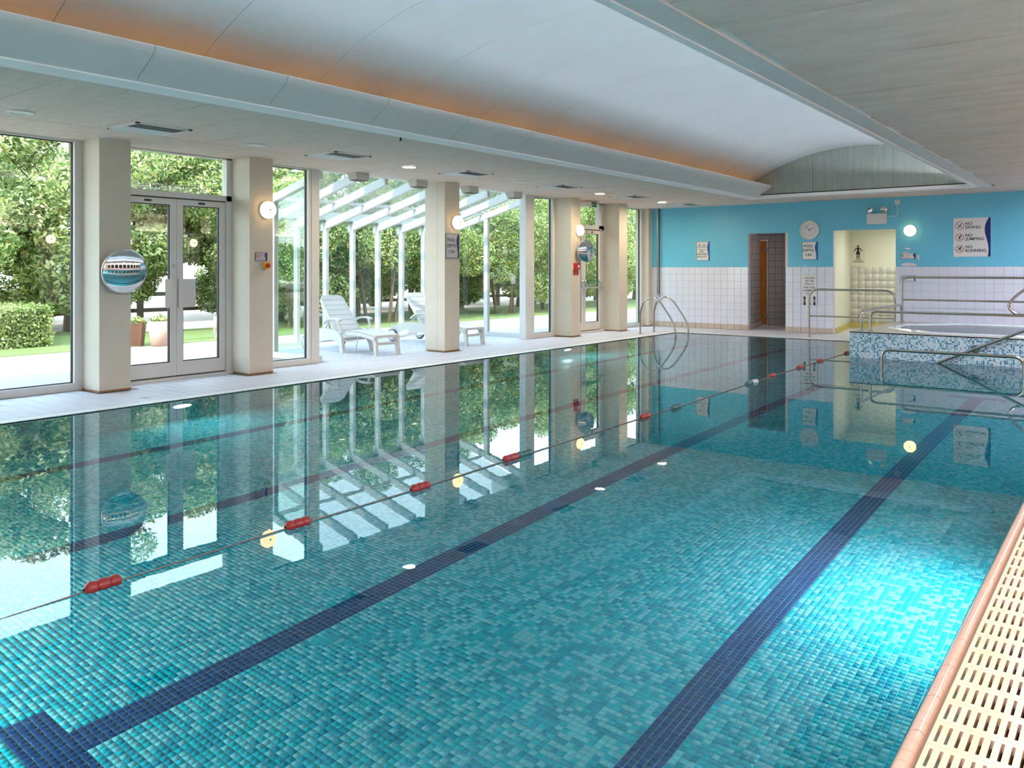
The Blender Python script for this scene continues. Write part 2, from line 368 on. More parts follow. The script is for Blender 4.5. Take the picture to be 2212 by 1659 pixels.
def text_geo(s, size, bold=0):
    cu = bpy.data.curves.new('t', 'FONT'); cu.body = s; cu.size = size; cu.align_x = 'CENTER'; cu.align_y = 'CENTER'
    cu.resolution_u = 3; cu.offset = bold
    o = bpy.data.objects.new('t', cu); C.objects.link(o)
    me = bpy.data.meshes.new_from_object(o)
    v = [tuple(p.co) for p in me.vertices]; f = [tuple(p.vertices) for p in me.polygons]
    bpy.data.objects.remove(o); bpy.data.curves.remove(cu); bpy.data.meshes.remove(me); return v, f
class Frame:
    """a vertical board: o centre, u reading direction, n facing"""
    def __init__(s, o, face):
        s.o = Vector(o); s.u, s.n = {'-y': (Vector((1, 0, 0)), Vector((0, -1, 0))), 'x': (Vector((0, 1, 0)), Vector((1, 0, 0)))}[face]
    def P(s, u, v, n=0): return s.o + s.u * u + Vector((0, 0, 1)) * v + s.n * n
    def quadbox(s, mb, u0, v0, u1, v1, n0, n1, m=0):
        mb.poly([s.P(u0, v0, n0), s.P(u1, v0, n0), s.P(u1, v1, n0), s.P(u0, v1, n0)], s.n * (n1 - n0), m)
    def text(s, mb, t, size, u, v, n, m=0, bold=0, left=False):
        vs, fs = text_geo(t, size, bold)
        if left: x0 = min(p[0] for p in vs); vs = [(p[0] - x0, p[1], p[2]) for p in vs]
        mb.add([s.P(u + p[0], v + p[1], n) for p in vs], fs, m)
    def ring(s, mb, u, v, r, wd, n, m=0, k=28):
        vs = []
        for i in range(k):
            t = 2 * pi * i / k; vs += [s.P(u + r * cos(t), v + r * sin(t), n), s.P(u + (r - wd) * cos(t), v + (r - wd) * sin(t), n)]
        mb.add(vs, [(2 * i, 2 * ((i + 1) % k), 2 * ((i + 1) % k) + 1, 2 * i + 1) for i in range(k)], m)
    def line(s, mb, a, b, wd, n, m=0):
        d = Vector((b[0] - a[0], b[1] - a[1], 0)); d.normalize(); q = Vector((-d.y, d.x, 0)) * wd / 2
        mb.add([s.P(a[0] + q.x, a[1] + q.y, n), s.P(a[0] - q.x, a[1] - q.y, n), s.P(b[0] - q.x, b[1] - q.y, n), s.P(b[0] + q.x, b[1] + q.y, n)], [(0, 1, 2, 3)], m)
    def disc(s, mb, u, v, r, n, m=0, k=14):
        mb.add([s.P(u + r * cos(2 * pi * i / k), v + r * sin(2 * pi * i / k), n) for i in range(k)], [tuple(range(k))], m)

# ------------------------------------------------------------------ key dimensions
XW = -9.65; XC = -9.20; XP = -8.08; XR = -0.56; YF = 16.45; YE = 17.94; HC = 2.848; ZW = -0.010; DEP = 1.11; XWR = 1.9; YN = -2.6
OXL, OXR = -6.22, -2.33; SW = .26; YV = 16.36; YV0 = -1.6
VC = -4.28; VR = 3.98; VZ = -.235

# ------------------------------------------------------------------ garden
g = structure('ground', label='sunlit gravel, lawn and dry field outside the windows')
mb = MB(); mb.box(-120, -40, -.30, XP - 3.6, 120, -.12); mb.build('field', M_field, g)
mb = MB(); mb.box(-14.5, -12, -.12, XW - .05, 40, -.03); gr = mb.build('gravel_strip', M_gravel, g)
mb = MB(); mb.poly([(-14.5, -12, -.12), (-14.5, 40, -.12), (-19.4, 40, -.12), (-19.4, -12, -.12)], (0, 0, .1)); mb.build('lawn', M_grass, g)

def foliage(name, blobs, n, leaf, mats, seed, parent=None, shell=.55, weights=(.4, .35, .2, .05)):
    r = np.random.default_rng(seed); B = np.array(blobs, float); vol = B[:, 3] * B[:, 4] * B[:, 5]; vol = vol ** .7
    idx = r.choice(len(B), n, p=vol / vol.sum()); d = r.normal(size=(n, 3)); d /= np.linalg.norm(d, axis=1)[:, None]
    rad = shell + (1 - shell) * r.random(n) ** .5; P = B[idx, :3] + d * B[idx, 3:6] * rad[:, None]
    nn = d * .8 + r.normal(size=(n, 3)) * .7 + np.array([0, 0, .5]); nn /= np.linalg.norm(nn, axis=1)[:, None]
    a = r.normal(size=(n, 3)); a -= nn * (a * nn).sum(1)[:, None]; a /= np.linalg.norm(a, axis=1)[:, None]; b = np.cross(nn, a)
    L = (leaf * (.6 + .8 * r.random(n)))[:, None]
    V = np.stack([P - a * L, P + b * L * .42 - nn * L * .12, P + a * L, P - b * L * .42 - nn * L * .12], 1).reshape(-1, 3)
    Q = np.arange(4 * n).reshape(-1, 4); mi = r.choice(len(mats), n, p=np.array(weights) / sum(weights))
    return mesh_np(name, V, Q, mats, mi, parent, 'stuff')
def crown_blobs(rx, ry, z0, z1, n, seed, br=.9):
    r = np.random.default_rng(seed); out = []
    for i in range(n):
        t = r.random(); z = z0 + (z1 - z0) * t; k = sqrt(max(.05, 1 - ((t - .38) / .66) ** 2)); a = r.random() * 2 * pi; q = sqrt(r.random())
        s_ = br * (.6 + .6 * r.random()) * (.6 + .4 * k); out.append((cos(a) * rx * k * q, sin(a) * ry * k * q, z, s_, s_, s_ * .75))
    return out
def tree_wood(seed, h, lean=.0):
    r = random.Random(seed); mb = MB(); top = Vector((lean, .3 * r.uniform(-1, 1), h * .8))
    base = Vector((0, 0, 0)); mid = Vector((lean * .3 + r.uniform(-.1, .1), r.uniform(-.1, .1), h * .22))
    mb.tube([base, mid, mid.lerp(top, .5) + Vector((r.uniform(-.2, .2), r.uniform(-.3, .3), 0)), top], [.15, .12, .07, .02], 8)
    for k in range(9):
        t = r.uniform(.12, .75); p = mid.lerp(top, t) if k else mid * .95; a = r.uniform(0, 2 * pi); L = r.uniform(1.2, 2.6) * (1 - t * .5)
        e1 = p + Vector((cos(a) * L * .5, sin(a) * L * .5, L * .35)); e2 = p + Vector((cos(a) * L, sin(a) * L, L * .9))
        mb.tube([p, e1, e2], [.06 * (1.2 - t), .04 * (1.2 - t), .01], 6)
    return mb
LM = [M_leafA, M_leafB, M_leafC, M_leafY]
protos = []
for k in range(3):
    root = thing('leafy_tree', 'x', 'tree', local=True); root.location = (0, 0, 0)
    h = (5.0, 4.6, 5.5)[k]
    foliage('foliage', crown_blobs(1.9, 2.1, .7, h, 38, 20 + k, .75), 44000, .06, LM, 40 + k, root, weights=((.46, .36, .17, .01), (.32, .42, .25, .01), (.42, .33, .22, .03))[k])
    tree_wood(60 + k, h).build('trunk', M_trunk, root, origin=(0, 0, 0)); protos.append(root)
TREES = [(-19.3, 3.2, 1, 'leafy tree left of the forked one, seen at the photo\'s left edge'),
         (-18.6, 6.3, 0, 'broad pale green tree behind the clipped box hedge, outside the leftmost window'),
         (-19.2, 8.6, 2, 'tall leafy tree behind the planter pot, seen through the left door leaf'),
         (-19.4, 11.2, 1, 'leafy tree with several thin stems seen through the right door leaf'),
         (-18.6, 13.8, 0, 'leafy tree seen through the narrow pane right of the second pillar'),
         (-18.8, 16.4, 2, 'tall leafy tree behind the left bays of the sunroom front'),
         (-18.4, 19.0, 1, 'dense green tree behind the first reclined lounger, outside the sunroom front'),
         (-18.9, 21.6, 0, 'leafy tree outside the sunroom front, just left of the wide pillar'),
         (-18.4, 24.4, 2, 'leafy tree seen just right of the wide pillar through the sunroom side'),
         (-18.8, 27.2, 1, 'bright green tree outside the tall pane of the sunroom side'),
         (-18.2, 30.2, 0, 'leafy tree seen through the narrow window right of the sunroom'),
         (-18.6, 33.6, 2, 'tall leafy tree seen through the fire exit door'),
         (-18.3, 37.4, 1, 'far leafy tree seen through the last narrow window by the end wall')]
used = set()
for y in (5, 10.5, 16, 21.5, 27, 33): TREES.append((-23.2, y, (int(y) % 3), {5: 'farther tree showing behind the box hedge through the leftmost window', 10.5: 'farther tree showing between the front trees through the double doors', 16: 'farther tree glimpsed over the first lounger through the sunroom', 21.5: 'farther tree glimpsed beside the wide pillar through the sunroom', 27: 'farther tree glimpsed through the tall right pane of the sunroom', 33: 'farthest tree glimpsed through the fire exit door'}[y]))
for i, (x, y, k, lab) in enumerate(TREES):
    t_ = protos[k] if k not in used else copy_tree(protos[k]); used.add(k)
    t_.location = (x, y, -.03); t_.rotation_euler = (0, 0, i * 2.1); s_ = .92 + .16 * ((i * 7) % 5) / 4; t_.scale = (s_, s_, s_ * (1.02 if i % 2 else .9))
    tag(t_, lab, 'tree', 'row of trees along the garden boundary')
# lower hedge row in front of the sunroom
hroot = thing('hedge_shrub', 'x', 'shrub', local=True)
foliage('foliage', crown_blobs(1.1, 1.5, .75, 3.6, 26, 91, .75), 30000, .045, LM, 92, hroot, weights=(.16, .45, .35, .04))
mb = MB()
for k in range(5):
    a = k * 1.3; mb.tube([(cos(a) * .15, sin(a) * .5, 0), (cos(a) * .3, sin(a) * .7, 1.1), (cos(a) * .6, sin(a) * .9, 2.4)], [.05, .04, .015], 6)
mb.build('stem', M_trunk, hroot, origin=(0, 0, 0))
HS = [(-16.2, 12.2, 'dense green shrub outside the left bays of the sunroom front'), (-16.0, 15.0, 'dense green shrub directly behind the first reclined lounger'),
      (-16.3, 17.8, 'dense green shrub with reddish leaves behind the second lounger, outside'), (-16.0, 20.6, 'dense green shrub seen just right of the wide pillar'),
      (-16.2, 23.4, 'dense green shrub outside the narrow window right of the sunroom'), (-16.2, 27.0, 'dense green shrub outside the fire exit door')]
for i, (x, y, lab) in enumerate(HS):
    t_ = hroot if i == 0 else copy_tree(hroot); t_.location = (x, y, -.03); t_.rotation_euler = (0, 0, i * 1.9 + (.2 if i else 0))
    t_.scale = (1, 1, .9 + .12 * (i % 3)); tag(t_, lab, 'shrub', 'dense shrubs outside the sunroom')
# clipped box hedge
bh = thing('box_hedge', 'low clipped box hedge with a flat top on the lawn, outside the leftmost window', 'hedge', (-16.6, 5.2, -.03))
r_ = np.random.default_rng(5); n = 16000
P = np.stack([r_.uniform(-.85, .85, n), r_.uniform(-1.5, 1.5, n), r_.uniform(0, .72, n)], 1)
f_ = r_.integers(0, 4, n); P[f_ == 0, 2] = .72; P[f_ == 1, 0] = .85; P[f_ == 2, 1] = 1.5; P[f_ == 3, 1] = -1.5
P += r_.normal(size=(n, 3)) * .03; a = r_.normal(size=(n, 3)); a /= np.linalg.norm(a, axis=1)[:, None]; b = np.cross(a, r_.normal(size=(n, 3))); b /= np.linalg.norm(b, axis=1)[:, None]
V = np.stack([P - a * .035, P + b * .02, P + a * .035, P - b * .02], 1).reshape(-1, 3)
mesh_np('foliage', V, np.arange(4 * n).reshape(-1, 4), [M_leafA, M_leafB], r_.integers(0, 2, n), bh, 'stuff')
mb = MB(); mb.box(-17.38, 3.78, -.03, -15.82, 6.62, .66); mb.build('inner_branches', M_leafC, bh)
# planter pots, post-and-rail fence, knee rail
def pot(lab, x, y, m, r, h, n=24, sq=False):
    t_ = thing('planter_pot', lab, 'plant pot', (x, y, -.03)); mb = MB(); n = 4 if sq else 24
    mb.lathe([(0, 0), (r * .72, 0), (r, h), (r * .9, h), (r * .86, h - .06), (0, h - .06)], (x, y, -.03), (0, 0, 1), n, 0, not sq); mb.build('pot', m, t_)
    foliage_pts = [(x, y, h + .02, r * .8, r * .8, .08)]; fo = foliage('plant', [(0, 0, h, r * .8, r * .8, .1)], 350, .04, LM, 3, t_)
pot('tapered pale clay planter on the gravel, seen through the left door leaf', -14.3, 7.98, M_pot, .2, .46)
pot('dark brown planter tucked against the left side of the pale one', -14.6, 7.72, M_potd, .18, .44, sq=True)
def rail(name, lab, X, Y0, Y1, zs, posts, m, pw, rh, cat='fence'):
    t_ = thing(name, lab, cat, (X, Y0, -.03)); 
    for y in posts: mb = MB(); mb.box(X - pw / 2, y - pw / 2, -.05, X + pw / 2, y + pw / 2, max(zs) + rh); mb.build('post', m, t_)
    for z in zs: mb = MB(); mb.box(X - .02, Y0, z - rh / 2, X + .02, Y1, z + rh / 2); mb.build('rail', m, t_)
rail('post_and_rail_fence', 'dark timber post and rail fence running along the foot of the trees', -19.9, 0, 40, (.35, .75), [1 + 2.4 * k for k in range(17)], M_wood, .12, .1)
rail('knee_rail', 'pale timber knee rail between two square posts at the lawn edge, behind the doors', -14.95, 7.3, 9.75, (.27,), [7.3, 9.7], M_palewood, .24, .14)

# ------------------------------------------------------------------ deck / floor
fl = structure('floor', label='pale tiled pool surround')
mb = MB(); mb.box(XW, YN, -.35, XP - .02, YE, -.006); mb.box(-12.1, 7.9, -.3, XW, 13.3, -.006); mb.box(XP - .02, YF + .02, -.35, XWR, YE, -.006)
mb.box(-.24, YN, -.35, XWR, YF, -.006); mb.box(-8.5, 17.94, -.3, XWR, 22.0, -.006); mb.box(XP - .02, YN, -.35, -.5, .1, -.006)
mb.build('grout_bed', M_deckg, fl)
cen = []; DT = .157
def grid(x0, y0, x1, y1, p=DT):
    nx = int(round((x1 - x0) / p)); ny = int(round((y1 - y0) / p)); ax = (x1 - x0) / nx; ay = (y1 - y0) / ny
    return [(x0 + ax * (i + .5), y0 + ay * (j + .5), -.006) for i in range(nx) for j in range(ny)]
cols_ = [(.62, .98), (4.43, 4.79), (6.37, 6.73), (10.14, 10.51), (13.95, 14.31), (15.90, 16.26), (17.30, 17.66)]; cols_[-1] = (17.74, 17.94)
inpil = lambda c: c[0] < (XC if c[1] < 17 else -9.45) + .05 and any(a - .05 < c[1] < b + .05 for a, b in cols_)
cen += [c for c in grid(XW + .08, -.5, XP - .13, YE) if not inpil(c)]
cen += [c for c in grid(-12.0, 8.0, XW + .08, 13.2) if not (c[0] > XW - .1 and (c[1] < 8.0 or c[1] > 13.0))]
cen += grid(XP - .13, YF + .13, -.1, YE); cen += grid(-7.4, YE, -3.9, 20.3)
tile_field(fl, 'floor_tile', cen, DT / 2 - .0025, DT / 2 - .0025, .006, .0012, 'z', M_deck, jitter=.0006)
# pool edge strip (deck-level overflow lip)
for k, (a, b) in enumerate([((XP - .13, -.5), (XP, YF + .13)), ((XP, YF), (XR, YF + .13))]):
    n = 34 if k == 0 else 15
    for i in range(n):
        mb = MB()
        if k == 0: mb.box(a[0], a[1] + (b[1] - a[1]) * i / n + .002, -.02, b[0], a[1] + (b[1] - a[1]) * (i + 1) / n - .002, .0015)
        else: mb.box(a[0] + (b[0] - a[0]) * i / n + .002, a[1], -.02, a[0] + (b[0] - a[0]) * (i + 1) / n - .002, b[1], .0015)
        mb.build('edge_stone', M_edge, fl)
t_ = thing('drain_cover', 'small round white drain cover in the deck beside the first pillar', 'drain cover', (-8.51, 4.58, 0.001))
mb = MB(); mb.lathe([(0, .006), (.075, .006), (.08, 0)], (-8.51, 4.58, .001), (0, 0, 1), 24); mb.build('cover', M_white, t_)
mb = MB(); mb.lathe([(.045, .0), (.045, .009), (.035, .009), (.035, 0)], (-8.51, 4.58, .001), (0, 0, 1), 24); mb.build('ring', M_offwhite, t_)

# ------------------------------------------------------------------ pool
pool = thing('swimming_pool', 'long rectangular pool lined with turquoise mosaic and navy lane lines', 'swimming pool', (0, 0, 0))
zf = ZW - DEP
mb = MB(); mb.box(XP - .02, -.05, zf - .1, XR + .02, YF + .02, zf); mb.build('floor_grout', M_pgrout, pool)
mb = MB(); mb.box(XP - .15, -.2, zf - .1, XP, YF + .1, -.004); mb.build('side_wall', M_tilewall, pool)
mb = MB(); mb.box(XR, -.2, zf - .1, XR + .12, YF + .1, -.03); mb.build('side_wall', M_tilewall, pool)
mb = MB(); mb.box(XP - .15, YF, zf - .1, XR + .1, YF + .12, -.004); mb.build('end_wall', M_tilewallx, pool)
mb = MB(); mb.box(XP - .15, -.15, zf - .1, XR + .1, 0, -.004); mb.build('end_wall', M_tilewallx, pool)
nx = int((XR - XP) / TP); ny = int(YF / TP)
ix0 = math.floor(XP / TP) + 1
gx = (np.arange(nx - 1) + ix0 + .5) * TP; gy = (np.arange(ny) + .5) * TP
GX, GY = np.meshgrid(gx, gy, indexing='ij'); GX = GX.ravel(); GY = GY.ravel()
LANES = [(-1.56, 1.45, 11.25), (-3.40, 1.45, 11.25), (-5.28, 1.45, 15.35), (-7.08, 1.45, 15.35)]
mi = np.zeros(len(GX), int)
for lx, y0, y1 in LANES:
    cx_ = (math.floor(lx / TP) + .5) * TP
    mi[(np.abs(GX - cx_) < TP * 2.6) & (GY > y0 - .1) & (GY < y1)] = 1
    for yt in (y0, y1): mi[(np.abs(GX - cx_) < .31) & (np.abs(GY - yt) < TP * 2.6)] = 1
keep = ~((GX > -3.65) & (GY > 13.6))
cen = np.stack([GX, GY, np.full(len(GX), zf)], 1)[keep]; mi = mi[keep]
near = cen[:, 1] < 7.0
tile_field(pool, 'mosaic_tile', cen[near], TP / 2 - .0016, TP / 2 - .0016, .003, .0012, 'z', [M_tile, M_lane], mi[near], jitter=.0004, label={1: 'navy blue mosaic tile of a lane line'})
fc = cen[~near]; hh = TP / 2 - .0016
V = (fc[:, None, :] + np.array([(-hh, -hh, .003), (hh, -hh, .003), (hh, hh, .003), (-hh, hh, .003)])[None]).reshape(-1, 3)
mesh_np('mosaic_tile_far', V, np.arange(len(V)).reshape(-1, 4), [M_tile, M_lane], mi[~near], pool, 'stuff')
wt = MB(); nseg = 1
wt.add([(XP, 0, ZW), (XR + .06, 0, ZW), (XR + .06, YF, ZW), (XP, YF, ZW)], [(0, 1, 2, 3)])
wo_ = wt.build('pool_water', M_water); tag(wo_, 'still clear water filling the turquoise pool', 'water', kind='stuff')
# underwater wall lights on the left side and the lit one on the right
def wall_light(lab, x, y, z, nx_, on, es=10):
    t_ = thing('underwater_light', lab, 'pool light', (x, y, z)); mb = MB()
    mb.lathe([(.0, .012), (.10, .012)], (x, y, z), (nx_, 0, 0), 28, 0); mb.build('lens', emis('pool_light_glow', (200, 228, 255), es) if on else M_white, t_)
    mb = MB(); mb.lathe([(.10, 0), (.10, .022), (.135, .026), (.15, .012), (.15, 0)], (x, y, z), (nx_, 0, 0), 28, 0); mb.build('rim', M_chrome, t_)
wall_light('round underwater light in the left pool wall near the first pillar', XP, 4.75, -.36, 1, True, 1.5)
wall_light('round underwater light in the left pool wall near the fire exit', XP, 12.1, -.36, 1, True, 1.5)
wall_light('lit underwater light under the tiled coping on the right pool wall', XR, 4.7, -.50, -1, True)
ld = bpy.data.lights.new('pool_light', 'AREA'); ld.shape = 'DISK'; ld.size = .2; ld.energy = POOLLIGHT_W; ld.color = (.80, .86, 1.0); ld.spread = radians(150)
for (x_, y_, rz_) in ((XP + .03, 4.75, -90), (XP + .03, 12.1, -90), (-4.3, .03, 0)):  # third has no fixture, added out of view to brighten the pool floor
    l2 = bpy.data.lights.new('pool_light_fill', 'AREA'); l2.shape = 'DISK'; l2.size = .2; l2.energy = POOLFILL_W * (1.0 if y_ < 1 else .12); l2.color = (.80, .93, 1.0)
    o2 = bpy.data.objects.new('pool_light_fill', l2); C.objects.link(o2); o2.location = (x_, y_, -.36); o2.rotation_euler = (radians(82), 0, radians(rz_))
lo = bpy.data.objects.new('pool_light', ld); C.objects.link(lo); lo.location = (XR - .03, 4.7, -.50); lo.rotation_euler = (0, radians(38), 0)

# coping of rounded nosing tiles and overflow grating on the right
cp = thing('pool_coping', 'rounded nosing of glossy peach tiles along the right pool edge', 'coping', (XR, 0, 0))
prof = [(-.588, -.12), (-.586, -.03), (-.582, -.010), (-.572, .005), (-.556, .012), (-.542, .010), (-.533, .0), (-.531, -.05)]
def cope(y0, y1):
    mb = MB(); n = len(prof)
    pr = [(x + .028, z) for x, z in prof]
    vs = [(x, y0, z) for x, z in pr] + [(x, y1, z) for x, z in pr]
    mb.add(vs, [(i, i + 1, n + i + 1, n + i) for i in range(n - 1)], 0, True); mb.add(vs, [tuple(range(n))[::-1], tuple(range(n, 2 * n))]); return mb
cm = None; y = -.62; k = 0
while y < YF - .02:
    w_ = .0625; gap = .0035 if k % 4 == 3 else .0014
    if cm is None:
        o_ = cope(0, w_ - .0014).build('coping_tile', M_coping, cp, origin=(0, 0, 0)); cm = o_.data; o_.location = (-XR, y, 0)
    else:
        o_ = bpy.data.objects.new('coping_tile', cm); C.objects.link(o_); o_.parent = cp; o_.location = (-XR, y, 0)
    y += w_ + (.0025 if k % 4 == 3 else 0); k += 1
mb = MB(); mb.box(-.552, -.6, -.15, -.498, YF, -.006); mb.build('bedding', M_cgrout, cp)
gt = thing('overflow_grating', 'cream plastic overflow grating with rows of narrow slots beside the coping', 'grating', (-.36, 0, 0))
def grate_module():
    mb = MB(); x0, x1 = -.494, -.245; P = .0268; X0 = x0 + .009; L = .15
    xs = [x0]; c0 = -.475
    sl = [c0 + P * i for i in range(9)]; z1, z0 = .004, -.022; sw_ = .0045
    e0, e1 = .022, .128                                       # slot from e0 to e1 inside a module .15 long
    mb.box(x0, 0.0006, z0, x1, e0, z1); mb.box(x0, e1, z0, x1, L - .0006, z1)
    edges = [x0] + [v for s_ in sl for v in (s_ - sw_, s_ + sw_)] + [x1]
    for i in range(0, len(edges), 2): mb.box(edges[i], e0, z0, edges[i + 1], e1, z1)
    for s_ in sl[:-1]: mb.box(s_ + P / 2 - .0006, .001, z1, s_ + P / 2 + .0006, L - .001, z1 + .0008)
    return mb
gm = None
for k in range(-4, int(YF / .15)):
    y = .15 * k + .07
    if gm is None:
        o_ = grate_module().build('grate_module', M_grate, gt, origin=(0, 0, 0)); gm = o_.data
    else:
        o_ = bpy.data.objects.new('grate_module', gm); C.objects.link(o_); o_.parent = gt
    o_.location = (.36, y, 0)
mb = MB(); mb.box(-.50, -.6, -.28, -.23, YF, -.2); mb.box(-.50, -.6, -.28, -.495, YF, -.02); mb.box(-.245, -.6, -.28, -.235, YF, -.0); mb.build('channel', M_channel, gt)

# ------------------------------------------------------------------ pillars
PL = ['beige square pillar with the large convex mirror, left of the double doors',
      'beige square pillar with a lit round lamp, yellow stop button and small sign',
      'wide beige pillar with the POOL DEPTH 1.2m sign in front of the sunroom',
      'beige pillar with a lit lamp, convex mirror and red call point',
      'plain beige pillar right of the fire exit door',
      'beige corner pillar beside the blue end wall']
def pillar(lab, y0, y1, xl=XW, joint=None, xc=XC):
    XC = xc; t_ = thing('pillar', lab, 'pillar', ((xl + XC) / 2, (y0 + y1) / 2, 0)); mb = MB()
    if joint: mb.box(xl, y0, 0, joint - .003, y1, HC + .01); mb.box(joint - .003, y0 + .004, 0, joint + .003, y1, HC + .01); mb.box(joint + .003, y0, 0, XC, y1, HC + .01)
    else: mb.box(xl, y0, 0, XC, y1, HC + .01)
    mb.build('shaft', M_pillar, t_)
    mb = MB(); mb.box(xl + .05, y0 - .002, 0, XC + .002, y1 + .002, .022); mb.build('rusty_foot', M_stain, t_)
for lab, (a, b) in zip(PL[:5], cols_[1:]): pillar(lab, a, b, joint=-9.37 if a == 10.14 else None)
pillar(PL[5], 17.74, YE, xc=-9.45)
pillar('beige square pillar behind the left edge of the view', *cols_[0])

# ------------------------------------------------------------------ left facade: windows and doors
def win(n, y0, y1, z0=0.0, z1=HC, gasket=True, lst=.06, rst=.085, bot=.085, top=.02, X=XW):
    s_ = structure('window_%d' % n); mb = MB()
    mb.box(X - .05, y0, z0, X + .05, y0 + lst, z1); mb.box(X - .05, y1 - rst, z0, X + .05, y1, z1)
    mb.box(X - .05, y0 + lst, z0, X + .05, y1 - rst, z0 + bot); mb.box(X - .05, y0 + lst, z1 - top, X + .05, y1 - rst, z1)
    mb.build('window_frame', M_frame, s_)
    a, b, c, d = y0 + lst, y1 - rst, z0 + bot, z1 - top
    mb = MB()
    for (p, q, r, t) in ((a, a + .012, c, d), (b - .012, b, c, d), (a, b, c, c + .01), (a, b, d - .01, d)): mb.box(X - .03, p, r, X + .0, q, t)
    mb.build('gasket', M_gasket, s_)
    mb = MB(); mb.box(X - .018, a, c, X - .012, b, d); mb.build('pane', M_glass, s_); return s_
win(1, .98, 4.43); win(2, YN, .62)
win(3, 6.73, 7.69, rst=.05)
mb = MB(); mb.box(XW - .07, 7.69, 0, XW + .06, 7.83, HC); mb.build('trim_1', M_frame, kind='structure')
mb = MB(); mb.box(XW - .09, 12.93, 0, XW + .06, 13.2, HC); mb.build('trim_2', M_frame, kind='structure')
win(4, 13.2, 13.95, lst=.03, rst=.08); win(5, 16.26, 17.74, lst=.05, rst=.09)
mb = MB(); mb.box(XW - .15, 17.74, 0, XW - .001, YE, HC + .05); mb.build('wall_left', M_pillar, kind='structure')

def leaf(door, y0, y1, z0, z1, hinge_side, plate=None):
    lf = MB(); X = XW + .0
    st = .085; br = .17; tr = .075
    lf.box(X - .025, y0, z0, X + .025, y0 + st, z1); lf.box(X - .025, y1 - st, z0, X + .025, y1, z1)
    lf.box(X - .025, y0 + st, z0, X + .025, y1 - st, z0 + br); lf.box(X - .025, y0 + st, z1 - tr, X + .025, y1 - st, z1)
    L = lf.build('door_leaf', M_frame, door)
    mb = MB(); a, b, c, d = y0 + st, y1 - st, z0 + br, z1 - tr
    for (p, q, r, t) in ((a, a + .012, c, d), (b - .012, b, c, d), (a, b, c, c + .01), (a, b, d - .01, d)): mb.box(X - .02, p, r, X + .012, q, t)
    mb.build('gasket', M_gasket, L)
    mb = MB(); mb.box(X - .004, a, c, X + .002, b, d); mb.build('pane', M_glass, L)
    mb = MB(); ym = (y0 + y1) / 2; mb.box(X + .025, ym - .045, z1 - .05, X + .03, ym + .045, z1 - .025); mb.build('closer_plate', M_black, L)
    return L
D = structure('door_1', label='glazed double door to the garden')
mb = MB(); y0, y1 = 4.79, 6.37
mb.box(XW - .05, y0, 0, XW + .05, y0 + .05, HC); mb.box(XW - .05, y1 - .075, 0, XW + .05, y1, HC)
mb.box(XW - .05, y0, 2.28, XW + .05, y1, 2.35); mb.box(XW - .05, y0, HC - .02, XW + .05, y1, HC); mb.box(XW - .06, y0, 0, XW + .09, y1, .03)
mb.build('door_frame', M_frame, D)
mb = MB(); mb.box(XW - .03, y0 + .05, .032, XW + .01, y1 - .075, .045); mb.box(XW - .03, y0 + .05, 2.262, XW + .02, y1 - .075, 2.28); mb.build('seal', M_gasket, D)
mb = MB(); mb.box(XW - .018, y0 + .05, 2.35, XW - .012, y1 - .075, HC - .02); mb.build('pane', M_glass, D)
l1 = leaf(D, 4.845, 5.598, .045, 2.265, 0); l2 = leaf(D, 5.602, 6.29, .045, 2.265, 1)
for L, ya, yb in ((l1, 5.47, 5.585), (l2, 5.615, 5.73)):
    mb = MB(); mb.box(XW + .035, ya, .90, XW + .05, yb, 1.26); mb.box(XW + .02, ya + .045, .93, XW + .035, ya + .07, 1.23)
    mb.poly([(XW + .05, ya if L == l1 else yb, .90), (XW + .05, ya if L == l1 else yb, 1.26), (XW + .11, (ya - .07) if L == l1 else (yb + .07), 1.26), (XW + .11, (ya - .07) if L == l1 else (yb + .07), .90)], (0, .01, 0))
    mb.build('pull_handle', M_frame, L)
mb = MB(); mb.lathe([(0, .03), (.022, .028), (.022, .02)], (XW, 5.56, 1.42), (1, 0, 0), 16); mb.build('lock', M_chrome, l1)
D = structure('door_2', label='glazed fire exit door with push bars')
mb = MB(); y0, y1 = 14.31, 15.90
mb.box(XW - .05, y0, 0, XW + .05, y0 + .05, HC); mb.box(XW - .05, y1 - .09, 0, XW + .05, y1, HC); mb.box(XW - .05, y1 - .20, 2.28, XW + .05, y1 - .09, HC)
mb.box(XW - .05, y0, 2.26, XW + .05, y1, 2.35); mb.box(XW - .05, y0, HC - .02, XW + .05, y1, HC); mb.box(XW - .06, y0, 0, XW + .09, y1, .03)
mb.build('door_frame', M_frame, D)
mb = MB(); mb.box(XW - .03, y0 + .05, .032, XW + .01, y1 - .09, .05); mb.box(XW - .03, y0 + .05, 2.24, XW + .02, y1 - .09, 2.26); mb.build('seal', M_gasket, D)
mb = MB(); mb.box(XW - .018, y0 + .05, 2.35, XW - .012, y1 - .2, HC - .02); mb.build('pane', M_glass, D)
l1 = leaf(D, 14.37, 15.088, .045, 2.24, 0); l2 = leaf(D, 15.092, 15.80, .045, 2.24, 1)
for L, ya, yb in ((l1, 14.40, 15.06), (l2, 15.12, 15.80)):
    mb = MB(); mb.tube([(XW + .11, ya, .98), (XW + .11, yb, .98)], .017, 10)
    for yy in (ya + .03, yb - .03): mb.tube(fillet([(XW + .03, yy, 1.13), (XW + .05, yy, 1.10), (XW + .11, yy, .98), (XW + .04, yy, .96)], .02, 3), .015, 8)
    mb.build('push_bar', M_chrome, L)
    F = Frame((XW + .026, (ya + yb) / 2, 1.10), 'x'); mb = MB(); F.quadbox(mb, -.25, -.032, .25, .032, 0, .003); F.text(mb, 'Push bar to open', .05, 0.02, 0, .004, 1); mb.build('notice', [M_green, M_white], L)
